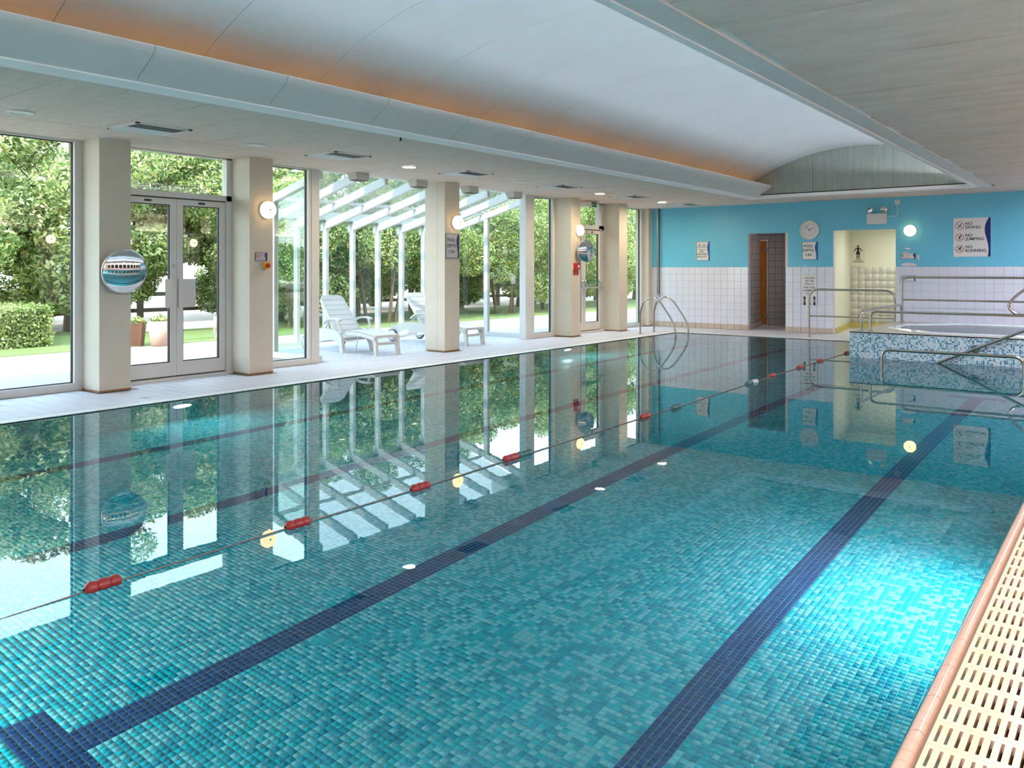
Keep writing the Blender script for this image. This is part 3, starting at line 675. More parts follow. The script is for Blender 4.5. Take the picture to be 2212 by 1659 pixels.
mb = MB(); mb.box(XW + .027, 15.20, 2.19, XW + .03, 15.26, 2.21); mb.build('closer_plate', M_black, l2)

# wall above the glazing, soffit and roof edge
rf = structure('trim_3', label='roof edge and timber soffit outside the glazing')
mb = MB()
mb.box(XW - .1, YN, HC, XW + .06, YE + .1, 3.25); mb.box(-10.75, YN, 3.02, XW - .05, 7.80, 3.25); mb.box(-10.75, 13.3, 3.02, XW - .05, YE + 1, 3.25)
mb.build('fascia', M_frame, rf)
for a, b in ((YN, 7.7), (13.35, YE)):
    for k in range(7):
        mb = MB(); x = XW - .06 - .15 * k; mb.box(x - .144, a, 2.995, x, b, 3.015); mb.build('soffit_board', M_soffit, rf)

# ------------------------------------------------------------------ sunroom (glazed lean-to)
XF = -12.0; rz = lambda x: 2.85 - .273 * (abs(x) - 9.8)
sn = structure('window_6', label='front glazing of the sunroom')
YB = [7.98 + .655 * k for k in range(9)]
mb = MB(); mb.box(XF - .05, 7.93, -.03, XF + .05, 13.27, .075); mb.build('sill', M_frame, sn)
mb = MB(); mb.box(XF - .06, 7.93, 2.29, XF + .06, 13.27, 2.44); mb.build('head_beam', M_frame, sn)
for y in YB: mb = MB(); mb.box(XF - .05, y - .032, .075, XF + .05, y + .032, 2.29); mb.build('mullion', M_frame, sn)
for a, b in zip(YB, YB[1:]): mb = MB(); mb.box(XF - .02, a + .032, .075, XF - .014, b - .032, 2.29); mb.build('pane', M_glass, sn)
for n, Y in ((7, 7.95), (8, 13.235)):
    gb = structure('window_%d' % n, label='sloping end glazing of the sunroom')
    mb = MB(); mb.box(XF, Y - .04, -.03, XW - .07, Y + .04, .085); mb.build('sill', M_frame, gb)
    mb = MB(); mb.box(-10.88, Y - .04, .085, -10.78, Y + .04, rz(-10.85)); mb.build('mullion', M_frame, gb)
    mb = MB(); mb.poly([(XF, Y - .05, rz(XF) - .02), (-9.72, Y - .05, rz(-9.72) - .02), (-9.72, Y - .05, rz(-9.72) - .14), (XF, Y - .05, rz(XF) - .14)], (0, .1, 0)); mb.build('top_rail', M_frame, gb)
    for a, b in ((XF + .05, -10.88), (-10.78, -9.74)):
        mb = MB(); mb.poly([(a, Y, .085), (b, Y, .085), (b, Y, rz(b) - .14), (a, Y, rz(a) - .14)], (0, .006, 0)); mb.build('pane', M_glass, gb)
ro = structure('window_9', label='sloping glass roof of the sunroom')
for y in YB[1:-1]:
    mb = MB()
    mb.poly([(XF - .1, y - .035, rz(XF - .1) + .0), (-9.70, y - .035, rz(-9.70)), (-9.70, y - .035, rz(-9.7) - .13), (XF - .1, y - .035, rz(XF - .1) - .13)], (0, .07, 0)); mb.build('rafter', M_frame, ro)
for a, b in zip(YB, YB[1:]):
    mb = MB(); mb.poly([(XF - .12, a + .03, rz(XF - .12) + .005), (XF - .12, b - .03, rz(XF - .12) + .005), (-9.7, b - .03, rz(-9.7) + .005), (-9.7, a + .03, rz(-9.7) + .005)], (0, 0, .006)); mb.build('pane', M_rglass, ro)
    mb = MB(); x = -10.95; mb.poly([(x - .03, a + .035, rz(x - .03) - .03), (x + .03, a + .035, rz(x + .03) - .03), (x + .03, a + .035, rz(x + .03)), (x - .03, a + .035, rz(x - .03))], (0, b - a - .07, 0)); mb.build('glazing_bar', M_frame, ro)

# ------------------------------------------------------------------ ceiling
ce = structure('ceiling', label='board ceiling with a long barrel vault')
zc = HC + .012
mb = MB()
mb.box(XW, YN, zc, OXL - .02, YE, zc + .05); mb.box(OXR + .02, YN, zc, XWR, YE, zc + .05); mb.box(OXL - .02, YV + .02, zc, OXR + .02, YE, zc + .05); mb.box(OXL - .02, YN, zc, OXR + .02, YV0, zc + .05)
mb.build('backing', M_gap, ce)
def panel(x0, x1, y0, y1, m, dz=0):
    mb = MB(); mb.box(x0 + .003, y0 + .003, HC + dz, x1 - .003, y1 - .003, zc); mb.build('ceiling_panel', m, ce)
k = -9; sL, sR = OXL - SW, OXR + SW
while 2.9 + .61 * k < YE:
    y0 = max(2.9 + .61 * k, YN); y1 = min(2.9 + .61 * (k + 1), YE)
    panel(XW, -8.6, y0, y1, M_ceil, random.uniform(-.0015, .0015)); panel(-8.6, sL, y0, y1, M_ceil, random.uniform(-.0015, .0015))
    if y0 < YE - 1.4:
        e_ = sR + random.choice((0, 0, .02, .035, .05)); mb = MB(); dz = random.uniform(-.004, .002)
        panel(e_, XWR, y0, y1, M_ceilR, dz)
    k += 1
x = sL
while x < XWR: panel(x, min(x + 1.22, XWR), YV + SW, YE, M_ceil if x < sR else M_ceilR); x += 1.22
# flat white strip round the opening
st = structure('trim_4', label='flat white border strip round the vault opening')
for (a, b, c, d) in ((sL, OXL, YV0, YV + SW), (OXR, sR, YV0, YV + SW), (OXL, OXR, YV, YV + SW), (OXL, OXR, YV0 - SW, YV0)):
    mb = MB(); mb.box(a, c, HC - .012, b, d, zc + .03); mb.build('border_strip', M_lip if a == OXR else M_strip, st)
mb = MB(); mb.box(OXR, YV0, HC - .022, OXR + .065, YV + .0, HC - .011); mb.build('border_bead', M_strip, st)
# curved lips
for sgn, X0 in ((1, OXL), (-1, OXR)):
    n = 6; pr = []
    for i in range(n + 1):
        t = i / n; pr.append((X0 + sgn * (.29 * sin(t * pi / 2 * .98) ** 1.15), HC + .0 + .225 * (1 - cos(t * pi / 2 * .98)) ** .85 if False else HC + .225 * t ** .85))
    y = YV0; k = 0
    while y < YV:
        y1 = min(y + 1.22, YV); mb = MB()
        vs = [(x_, y + .002, z_) for x_, z_ in pr] + [(x_, y1 - .002, z_) for x_, z_ in pr]; m_ = n + 1
        vs += [(x_ - sgn * .02, y + .002, z_ + .015) for x_, z_ in pr] + [(x_ - sgn * .02, y1 - .002, z_ + .015) for x_, z_ in pr]
        mb.add(vs, [(i, i + 1, m_ + i + 1, m_ + i) for i in range(n)], 0, True)
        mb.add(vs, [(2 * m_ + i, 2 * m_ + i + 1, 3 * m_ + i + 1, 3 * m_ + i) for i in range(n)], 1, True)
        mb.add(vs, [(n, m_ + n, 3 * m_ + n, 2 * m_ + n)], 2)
        mb.build('cove_lip', [M_lip, M_cove_bounce, M_strip], ce); y += 1.22; k += 1
    # hidden cove floor; unseen tubes and floods added to light the vault
    mb = MB(); xa, xb = (VC - 2.5, OXL) if sgn == 1 else (OXR, VC + 2.5)
    mb.box(min(xa, xb), YV0, zc - .005, max(xa, xb), YV, zc + .03); mb.build('cove_floor', M_cove_bounce if sgn == 1 else M_vault, ce)
    for j in range(12):
        ya = YV0 + .1 + j * 1.49; xt = X0 - sgn * .06
        if sgn == -1:
            fd = bpy.data.lights.new('cove_fill_flood', 'AREA'); fd.shape = 'RECTANGLE'; fd.size = 1.35; fd.size_y = .05; fd.energy = FLOOD_FILL_W; fd.color = (.78, .87, 1.0); fd.spread = radians(120)
            fo = bpy.data.objects.new('cove_fill_flood', fd); C.objects.link(fo); fo.location = (-2.12, ya + .67, 3.03)
            fo.rotation_euler = (Vector((-.94, 0, .34)).to_track_quat('-Z', 'Y')).to_euler()
            xt = -2.12 + .03; zt = 3.03
        else: zt = zc + .055
        if j == 0: t_ = thing('cove_fill_lighting', 'row of added tubes, unseen behind the %s cove lip, lighting the vault' % ('left' if sgn == 1 else 'right'), 'added cove light', (xt, ya, zt))
        mb = MB(); mb.tube([(xt, ya, zt), (xt, ya + 1.35, zt)], .014, 8); mb.build('tube', M_cove_fill_warm if sgn == 1 else M_cove_fill, t_)
        mb = MB(); mb.box(xt - .01, ya, zc + .026, xt + .01, ya + 1.35, zt - .012); mb.build('batten', M_white, t_)
# vault panels
A1 = asin(2.46 / VR)
def arc(x): return VZ + sqrt(VR ** 2 - (x - VC) ** 2)
def vpanel(y0, y1, r, m, name):
    mb = MB(); n = 28; vs = []
    for i in range(n + 1):
        t = -A1 + 2 * A1 * i / n
        vs += [(VC + r * sin(t), y0, VZ + r * cos(t)), (VC + r * sin(t), y1, VZ + r * cos(t)), (VC + (r + .012) * sin(t), y0, VZ + (r + .012) * cos(t)), (VC + (r + .012) * sin(t), y1, VZ + (r + .012) * cos(t))]
    lo_ = []; hi_ = []; ed_ = []
    for i in range(n):
        a, b = 4 * i, 4 * i + 4; lo_.append((a, b, b + 1, a + 1)); hi_.append((a + 2, a + 3, b + 3, b + 2)); ed_ += [(a, a + 2, b + 2, b), (a + 1, b + 1, b + 3, a + 3)]
    for q in (lo_, hi_, ed_): mb.add(vs, q, 0, q is lo_)          # separate vertices keep the joint edges crisp
    mb.build(name, m, ce)
y = 2.70 - 1.215 * 4
while y < YV + .05:
    vpanel(max(y, YN) + .003, min(y + 1.215, YV + .05) - .003, VR, M_vault, 'vault_panel'); y += 1.215
vpanel(YV0 - .1, YV + .1, VR + .016, M_gap, 'vault_backing')
# end walls of the vault
for Yt, sg in ((YV + .06, 1), (YV0, -1)):
    bx = [VC - 2.5, -5.126, -3.651, VC + 2.5]
    for a, b in zip(bx, bx[1:]):
        xs = [a + .003 + (b - a - .006) * i / 10 for i in range(11)]
        mb = MB(); mb.poly([(xs[0], Yt, zc), (xs[-1], Yt, zc)] + [(x_, Yt, arc(x_) + .01) for x_ in xs[::-1]], (0, .012 * sg, 0)); mb.build('tympanum_panel', M_tymp, ce)
    mb = MB(); mb.box(VC - 2.6, Yt + .013 * sg, HC, VC + 2.6, Yt + .03 * sg, 3.9); mb.build('tympanum_backing', M_gap, ce)
# plain roof over everything so that daylight only comes through the glazing
mb = MB(); mb.box(XW - .1, YN - .1, 3.95, XWR + .2, YE + 4.2, 4.05); mb.box(XW - .1, YN - .2, -.3, XWR + .2, YN - .1, 4.05); mb.box(XWR + .1, YN - .1, -.3, XWR + .2, YE + 4, 4.05)
mb.box(XW - .1, YN, 3.2, XW, YE + 4, 4.0); mb.box(XW - .1, 22.0, -.3, XWR + .2, 22.1, 4.05); mb.box(XW - .1, YE + .1, -.3, XW, 22.1, 4.0); mb.build('roof', M_field, kind='structure')

# ceiling vents and downlights
for k in range(6):
    y = 4.48 + 2.53 * k; x = -8.21
    lab = ['nearest louvred ceiling vent, above the first pillar', 'louvred ceiling vent above the pane left of the sunroom', 'louvred ceiling vent left of the wide pillar\'s top, above the sunroom opening',
           'louvred ceiling vent right of the wide pillar\'s top', 'louvred ceiling vent in front of the fire exit', 'farthest louvred ceiling vent, close to the blue end wall'][k]
    t_ = thing('ceiling_vent', lab, 'ceiling vent', (x, y, HC), group='louvred vents in the left ceiling')
    h = .30; mb = MB()
    for (a, b, c, d) in ((-h, -h + .035, -h, h), (h - .035, h, -h, h), (-h, h, -h, -h + .035), (-h, h, h - .035, h)): mb.box(x + a, y + c, HC - .012, x + b, y + d, HC + .002)
    mb.build('frame', M_white, t_)
    mb = MB(); mb.box(x - h + .03, y - h + .03, HC - .0008, x + h - .03, y + h - .03, HC); mb.build('back', M_black, t_)
    for j in range(14):
        xx = x - .255 + .0385 * j; s_ = -1 if j < 7 else 1; mb = MB()
        mb.poly([(xx - .0, y - .262, HC - .002), (xx + s_ * .026, y - .262, HC - .013), (xx + s_ * .026, y - .262, HC - .0145), (xx, y - .262, HC - .0035)], (0, .524, 0)); mb.build('slat', M_white, t_)
DL = [3.26, 5.81, 8.36, 10.96, 13.56, 16.14]
DLAB = ['nearest ceiling downlight, unlit, at the left edge', 'unlit ceiling downlight above the second pillar', 'lit ceiling downlight between the two nearest sunroom vents', 'unlit ceiling downlight right of the wide pillar',
        'lit ceiling downlight in front of the fire exit', 'lit ceiling downlight nearest the blue end wall']
def downlight(lab, x, y, on, group, z=HC, r=.115, hot=False):
    t_ = thing('downlight', lab, 'ceiling light', (x, y, z), group=group); mb = MB()
    mb.lathe([(r, 0), (r, -.012), (r - .02, -.014), (r - .025, -.004), (r - .03, 0)], (x, y, z), (0, 0, 1), 28); mb.build('rim', M_white, t_)
    mb = MB(); mb.lathe([(r - .025, -.006), (.0, -.008)], (x, y, z), (0, 0, 1), 28); mb.build('diffuser', (M_lamphot if hot else M_lampon) if on else M_lampoff, t_)
for k, y in enumerate(DL): downlight(DLAB[k], -8.27, y, k in (2, 4, 5), 'downlights in the left ceiling', z=HC - .002)
for k in range(8): downlight('lit downlight over the right walkway, out of view, in a row extended to brighten the room', -.33, .71 - 2.55 + 2.55 * k, True, 'downlights over the right walkway', z=HC - .006, hot=True)  # row continued from one ceiling glow, added out of view to brighten the room
t_ = thing('sprinkler', 'tiny dark sprinkler head under the white strip above the sunroom vents', 'sprinkler', (-6.54, 6.48, HC)); mb = MB()
mb.lathe([(.012, 0), (.008, -.03), (.02, -.035), (.0, -.04)], (-6.54, 6.48, HC), (0, 0, 1), 10); mb.build('head', M_black, t_)
for k, y in enumerate((8.47, 9.77, 11.08, 12.38)):
    lab = ['first grey box light hung over the sunroom opening, from the left', 'second grey box light over the sunroom opening, just left of the wide pillar', 'grey box light touching the right side of the wide pillar', 'last grey box light, at the right end of the sunroom opening'][k]
    t_ = thing('box_light', lab, 'box light', (-9.4, y, HC), group='grey box lights over the sunroom opening'); mb = MB()
    mb.poly([(-9.36, y - .13, HC), (-9.36, y - .13, 2.735), (-9.52, y - .13, 2.735), (-9.58, y - .13, HC)], (0, .26, 0)); mb.build('housing', M_offwhite, t_)
    mb = MB(); mb.box(-9.52, y - .12, 2.728, -9.37, y + .12, 2.735); mb.build('rim', M_gasket, t_)

# ------------------------------------------------------------------ end wall (blue over white tiles), doorways
wb = structure('wall_back', label='end wall, blue paint over white tiles')
D1 = (-7.04, -6.19, 2.184); D2 = (-5.17, -3.94, 2.205); ZT = 1.432
mb = MB(); a, b = XW - .05, XWR
mb.box(a, YE, -.05, D1[0], YE + .12, HC + .02); mb.box(D1[1], YE, -.05, D2[0], YE + .12, HC + .02); mb.box(D2[1], YE, -.05, b, YE + .12, HC + .02)
mb.box(D1[0], YE, D1[2], D1[1], YE + .12, HC + .02); mb.box(D2[0], YE, D2[2], D2[1], YE + .12, HC + .02); mb.build('grout_bed', M_wgrout, wb)
mb = MB()
for (x0, x1, z0) in ((a, D1[0], ZT), (D1[1], D2[0], ZT), (D2[1], b, ZT), (D1[0], D1[1], D1[2]), (D2[0], D2[1], D2[2])): mb.box(x0, YE - .012, z0, x1, YE, HC + .02)
mb.build('blue_paint', M_blue, wb)
mb = MB(); mb.box(-6.19, YE - .016, ZT, -6.13, YE - .01, D1[2]); mb.build('white_margin', M_patch, wb)
WT = .159; cen = []; hz = []
nrow = 8
for (x0, x1) in ((XC - .25, D1[0]), (D1[1], D2[0]), (D2[1], XWR)):
    n = max(1, round((x1 - x0) / WT)); p = (x1 - x0) / n
    for i in range(n):
        for j in range(nrow): cen.append((x0 + p * (i + .5), YE, .12 + (ZT - .12) / nrow * (j + .5)))
tile_field(wb, 'wall_tile', cen, WT / 2 - .0016, (ZT - .12) / nrow / 2 - .0014, .008, .0012, '-y', M_wtile, jitter=.0004)
cen = []
for (x0, x1) in ((XC - .25, D1[0]), (D1[1], D2[0]), (D2[1], XWR)):
    n = max(1, round((x1 - x0) / WT)); p = (x1 - x0) / n; cen += [(x0 + p * (i + .5), YE, .06) for i in range(n)]
sk = structure('baseboard_back'); tile_field(sk, 'skirting_tile', cen, WT / 2 - .002, .058, .016, .002, '-y', M_skirt)
def blob_patch(F, u, v, r, n=9, seed=0, sx_=1, sy_=1):
    q = random.Random(seed); mb = MB(); mb.add([F.P(u + sx_ * r * q.uniform(.55, 1.1) * cos(2 * pi * i / n), v + sy_ * r * q.uniform(.5, 1.1) * sin(2 * pi * i / n), 0) for i in range(n)], [tuple(range(n))])
    mb.build('bare_patch', M_patch, wb)
FW = Frame((0, YE - .0135, 0), '-y')
for i, (u, v, r, a_, b_) in enumerate([(-3.70, 1.478, .13, 1.2, .38), (-3.52, 1.62, .05, .6, 1.3), (-3.72, 1.80, .05, 1.3, .5), (-3.86, 1.55, .02, 1, .8), (-3.74, 1.715, .06, 1.5, .4), (-5.76, 1.46, .03, 1.2, .5), (-3.9, 1.72, .015, 1, 1)]): blob_patch(FW, u, v, r, 9, i, a_, b_)
# rooms behind the doorways
r1 = structure('wall_corridor', label='dim tiled corridor behind the left doorway')
mb = MB(); mb.poly([(-7.04, YE + .12, 0), (-7.04, YE + .12, 2.6), (-7.40, 19.65, 2.6), (-7.40, 19.65, 0)], (-.05, 0, 0)); mb.build('side_wall', M_darkwall, r1)
mb = MB(); mb.box(-8.5, 20.3, 0, -5.6, 20.4, 2.6); mb.box(-8.5, YE + .12, 2.5, -5.6, 20.4, 2.6); mb.box(-5.75, YE + .12, 0, -5.65, 20.4, 2.6); mb.box(-6.19, YE + .12, 0, -5.65, YE + .2, 2.6); mb.build('far_wall', M_darkwall, r1)
mb = MB(); mb.poly([(-7.02, 20.3, 0), (-7.02, 20.3, 2.6), (-6.6, 20.05, 2.6), (-6.6, 20.05, 0)], (0, .05, 0)); mb.poly([(-6.6, 20.05, 0), (-6.6, 20.05, 2.6), (-5.7, 19.7, 2.6), (-5.7, 19.7, 0)], (0, .05, 0)); mb.build('angled_wall', M_darkwall, r1)
mb = MB(); mb.poly([(-6.97, 20.25, 0), (-6.97, 20.25, .12), (-6.6, 20.03, .12), (-6.6, 20.03, 0)], (0, .02, 0)); mb.poly([(-6.6, 20.03, 0), (-6.6, 20.03, .12), (-5.76, 19.68, .12), (-5.76, 19.68, 0)], (0, .02, 0))
mb.poly([(-7.035, YE + .14, 0), (-7.035, YE + .14, .12), (-7.38, 19.65, .12), (-7.38, 19.65, 0)], (.01, 0, 0)); mb.build('skirting', M_skirt, r1)
dr = structure('door_3', label='amber glass door standing in the corridor')
mb = MB(); mb.poly([(-7.41, 19.66, .03), (-7.41, 19.66, 2.08), (-7.32, 19.84, 2.08), (-7.32, 19.84, .03)], (.02, -.01, 0)); mb.build('door_leaf', M_door, dr)
mb = MB(); mb.poly([(-7.31, 19.86, 0), (-7.31, 19.86, 2.2), (-7.0, 20.3, 2.2), (-7.0, 20.3, 0)], (.02, -.01, 0)); mb.poly([(-7.42, 19.66, 2.1), (-7.42, 19.66, 2.5), (-7.0, 20.3, 2.5), (-7.0, 20.3, 2.1)], (.02, -.01, 0)); mb.build('door_frame', M_darkwall, dr)
for z in (.22, 1.86): mb = MB(); mb.box(-7.34, 19.76, z - .035, -7.27, 19.81, z + .035); mb.build('hinge', M_chrome, dr)
mb = MB(); mb.lathe([(0, .03), (.02, .03), (.02, 0)], (-7.34, 19.68, 1.0), (.7, -.7, 0), 12); mb.build('knob', M_chrome, dr)
t_ = thing('notice', 'narrow framed notice on the side wall inside the dim left doorway', 'notice', (-7.17, 18.6, 1.8))
mb = MB(); mb.poly([(-7.165, 18.55, 1.55), (-7.165, 18.55, 2.02), (-7.215, 18.75, 2.02), (-7.215, 18.75, 1.55)], (.012, 0, 0)); mb.build('frame', M_navy, t_)
mb = MB(); mb.poly([(-7.152, 18.57, 1.57), (-7.152, 18.57, 2.0), (-7.198, 18.73, 2.0), (-7.198, 18.73, 1.57)], (.004, 0, 0)); mb.build('sheet', M_greyplate, t_)
t_ = thing('bulkhead_lamp', 'dim ceiling lamp, unseen, added to light the corridor behind the left doorway', 'ceiling light', (-6.3, 18.9, 2.5)); mb = MB()  # unseen lamp added to lift the corridor walls
mb.lathe([(.14, 0), (.14, -.03), (.12, -.05)], (-6.3, 18.9, 2.5), (0, 0, 1), 28); mb.build('rim', M_white, t_)
mb = MB(); mb.lathe([(.12, -.045), (0, -.055)], (-6.3, 18.9, 2.5), (0, 0, 1), 28); mb.build('diffuser', emis('corridor_fill_glow', (255, 244, 236), 9), t_)
r2 = structure('wall_lobby', label='cream lobby behind the right doorway')
mb = MB(); mb.poly([(-5.17, YE + .12, 0), (-5.17, YE + .12, 2.6), (-5.47, 20.3, 2.6), (-5.47, 20.3, 0)], (-.03, 0, 0)); mb.box(-5.5, 20.3, 0, -2.0, 20.4, 2.6); mb.box(-5.55, YE + .12, 2.42, -2.0, 20.4, 2.5); mb.box(-2.1, YE + .12, 0, -2.0, 20.4, 2.6)
mb.build('plaster', M_cream, r2)
cen = []
for i in range(21):
    for j in range(8): cen.append((-5.38 + WT * i, 20.3, .12 + .164 * (j + .5)))
tile_field(r2, 'wall_tile', cen, WT / 2 - .0016, .0805, .0014, .0006, '-y', plain('cream_tile', (206, 205, 196), .3), limit=110)
M_gsk = plain('olive_skirting', (206, 190, 110), .5)
mb = MB(); mb.box(-5.46, 20.285, 0, -2.1, 20.3, .12); mb.poly([(-5.168, YE + .13, 0), (-5.168, YE + .13, .12), (-5.46, 20.3, .12), (-5.46, 20.3, 0)], (.012, 0, 0)); mb.build('skirting', M_gsk, r2)
t_ = thing('bulkhead_lamp', 'lit round lamp on the lobby ceiling behind the right doorway', 'ceiling light', (-4.0, 19.1, 2.42)); mb = MB()
mb.lathe([(.16, 0), (.16, -.03), (.14, -.05)], (-4.0, 19.1, 2.42), (0, 0, 1), 28); mb.build('rim', M_white, t_)
mb = MB(); mb.lathe([(.14, -.045), (0, -.06)], (-4.0, 19.1, 2.42), (0, 0, 1), 28); mb.build('diffuser', M_roomlamp, t_)

# cornice and uplights added out of view on the right to light the ceiling
t_ = thing('cornice_fill', 'unseen white cornice with lamps added on the right partition to light the ceiling', 'uplight', (XWR - .1, 8, 2.3))
mb = MB(); mb.box(XWR - .22, YN, 2.28, XWR, YE, 2.30); mb.box(XWR - .23, YN, 2.28, XWR - .21, YE, 2.40); mb.build('ledge', M_white, t_)
for k in range(9):
    ud = bpy.data.lights.new('cornice_fill_uplight', 'AREA'); ud.shape = 'RECTANGLE'; ud.size = .1; ud.size_y = 1.6; ud.energy = CORNICE_FILL_W; ud.color = (1, .90, .82)
    uo = bpy.data.objects.new('cornice_fill_uplight', ud); C.objects.link(uo); uo.location = (XWR - .11, YN + 1.2 + 2.2 * k, 2.33); uo.rotation_euler = (pi, radians(20), 0)
# right wall and near wall (outside the frame, seen only in the mirrors)
wr = structure('wall_right'); mb = MB(); mb.box(XWR, YN, 0, XWR + .1, YE, .5); mb.box(XWR, YN, 2.35, XWR + .1, YE, HC + .1)
for k in range(12): y = YN + k * 1.9; mb.box(XWR, y, 0, XWR + .1, min(y + .45, YE), HC)
mb.build('partition', M_pillar, wr)
mb = MB(); mb.box(XWR + .08, YN, .5, XWR + .1, YE, 2.35); mb.build('dark_glazing', M_dglass, wr)
mb = MB(); mb.box(XW, YN - .1, -.1, XWR, YN, HC + .1); mb.build('wall_near', M_pillar, kind='structure')

# ------------------------------------------------------------------ signs and wall fittings
def wave(F, mb, w_, h_, m, n, k=14, base=.12, amp=.05):
    """coloured band with an S-shaped left edge on the right side of a board"""
    L = []
    for i in range(k + 1):
        t = i / k; v = h_ / 2 - h_ * t; u = w_ / 2 - base * w_ - amp * w_ * sin(t * 2 * pi * .95 + .15) - (.04 * w_ * (1 - t) * t * 4) + .05 * w_ * ((1 - t) ** 4)
        L.append((u, v))
    vs = [F.P(u, v, n) for u, v in L] + [F.P(w_ / 2, v, n) for u, v in L]
    mb.add(vs, [(i, i + 1, k + 2 + i, k + 1 + i) for i in range(k)], m)
def sign(name, lab, o, face, w_, h_, lines, plate=M_white, wv=True, letter=M_dkblue, band=M_navy, extra=None, rim=True, base=.12, amp=.05, left=False):
    t_ = thing(name, lab, 'sign', o); F = Frame(o, face)
    mb = MB(); F.quadbox(mb, -w_ / 2, -h_ / 2, w_ / 2, h_ / 2, 0, .006); mb.build('plate', plate, t_)
    if rim:
        mb = MB(); e_ = .006
        for q in ((-w_ / 2 - e_, -h_ / 2 - e_, w_ / 2 + e_, -h_ / 2), (-w_ / 2 - e_, h_ / 2, w_ / 2 + e_, h_ / 2 + e_), (-w_ / 2 - e_, -h_ / 2, -w_ / 2, h_ / 2), (w_ / 2, -h_ / 2, w_ / 2 + e_, h_ / 2)): F.quadbox(mb, *q, 0, .007)
        mb.build('rim', M_dkblue, t_)
    if wv: mb = MB(); wave(F, mb, w_, h_, 0, .0068, base=base, amp=amp); mb.build('wavy_band', band, t_)
    mb = MB()
    for (tx, sz, u, v) in lines: F.text(mb, tx, sz, u, v, .0074, bold=.018 * sz, left=left)
    if mb.v: mb.build('lettering', letter, t_)
    if extra: extra(F, t_)
    return t_
M_band2 = plain('blue_print', (24, 88, 190), .4)
YS = YE - .0125
sign('depth_sign', 'white sign on the blue wall under the clock reading POOL DEPTH 1.0m', (-5.655, YS, 1.783), '-y', .315, .375, [('POOL', .076, -.035, .095), ('DEPTH', .074, -.035, .005), ('1.0m', .076, -.03, -.09)], band=M_band2, base=.1)
sign('depth_sign', 'grey sign on the wide pillar reading POOL DEPTH 1.2m', (XC + .001, 10.325, 1.775), 'x', .315, .40, [('POOL', .076, -.03, .095), ('DEPTH', .074, -.03, .0), ('1.2m', .076, -.025, -.095)], plate=M_greyplate, letter=M_black, base=.1)
def tri(F, t_):
    mb = MB()
    for u in (-.085, .03):
        p = [(u - .05, .085), (u + .05, .085), (u, .18)]
        for i in range(3): F.line(mb, p[i], p[(i + 1) % 3], .007, .0074)
        F.disc(mb, u, .135, .009, .0074); F.line(mb, (u, .125), (u, .098), .012, .0074)
    mb.build('warning_symbol', M_dkblue, t_)
sign('lifeguard_sign', 'white sign with two warning triangles reading NO LIFEGUARD ON DUTY, left of the dim doorway', (-8.125, YS, 1.807), '-y', .315, .43, [('PLEASE NOTE', .03, -.02, .035), ('NO', .058, -.025, -.015), ('LIFEGUARD', .056, -.025, -.075), ('ON DUTY', .056, -.025, -.135)], band=M_band2, base=.09, extra=tri)
def nos(F, t_):
    for k, v in enumerate((.225, .0, -.225)):
        u = -.21; mb = MB(); F.ring(mb, u, v, .075, .009, .0074); F.line(mb, (u - .05, v + .05), (u + .05, v - .05), .009, .0074); mb.build('prohibition_ring', M_redline, t_)
        mb = MB()
        if k == 0: F.line(mb, (u - .03, v - .042), (u + .015, v + .01), .016, .0078); F.line(mb, (u + .01, v + .005), (u + .04, v + .045), .010, .0078); F.disc(mb, u + .02, v + .018, .009, .0078)
        elif k == 1:
            F.disc(mb, u + .022, v + .04, .011, .0078); F.line(mb, (u + .015, v + .03), (u - .01, v - .01), .022, .0078); F.line(mb, (u + .012, v + .02), (u + .042, v + .012), .009, .0078); F.line(mb, (u - .01, v - .01), (u + .008, v - .025), .011, .0078); F.line(mb, (u + .008, v - .025), (u - .022, v - .045), .010, .0078)
        else:
            F.disc(mb, u + .025, v + .042, .011, .0078); F.line(mb, (u + .018, v + .032), (u, v), .022, .0078); F.line(mb, (u, v + .002), (u + .012, v - .045), .011, .0078); F.line(mb, (u, v), (u - .05, v - .03), .010, .0078); F.line(mb, (u + .012, v + .025), (u - .03, v + .02), .009, .0078); F.line(mb, (u + .016, v + .022), (u + .045, v + .008), .009, .0078)
        mb.build('pictogram', M_dkblue, t_)
sign('rules_sign', 'large white sign on the blue wall reading NO DIVING, NO JUMPING, NO RUNNING', (-2.577, YS, 2.0), '-y', .63, .75,
     [('NO', .078, -.11, .262), ('DIVING', .078, -.11, .190), ('NO', .078, -.11, .037), ('JUMPING', .078, -.11, -.035), ('NO', .078, -.11, -.188), ('RUNNING', .078, -.11, -.26)], left=True, extra=nos, rim=False, base=.085, amp=.055)
def lady(F, t_, s_=1.0, u=0, v=0, m=M_black, nm='figure'):
    mb = MB(); n = .0078
    F.disc(mb, u, v + .115 * s_, .018 * s_, n)
    mb.add([F.P(u + a * s_, v + b * s_, n) for a, b in ((-.028, .09), (.028, .09), (.018, .03), (.045, -.035), (-.045, -.035), (-.018, .03))], [(0, 1, 2, 3, 4, 5)])
    for q in (-1, 1): F.line(mb, (u + q * .03 * s_, v + .085 * s_), (u + q * .075 * s_, v + .015 * s_), .016 * s_, n); F.line(mb, (u + q * .016 * s_, v - .03 * s_), (u + q * .016 * s_, v - .12 * s_), .018 * s_, n)
    mb.build(nm, m, t_)
t_ = sign('changing_sign', 'clear sign with a black woman figure reading LADIES CHANGING inside the right doorway', (-5.28, 20.288, 1.70), '-y', .27, .52, [('LADIES', .045, 0, -.1), ('CHANGING', .045, 0, -.145)], plate=plain('pale_plate', (226, 222, 202), .3), wv=False, letter=M_black, rim=False)
lady(Frame((-5.28, 20.288, 1.78), '-y'), t_, 1.25)
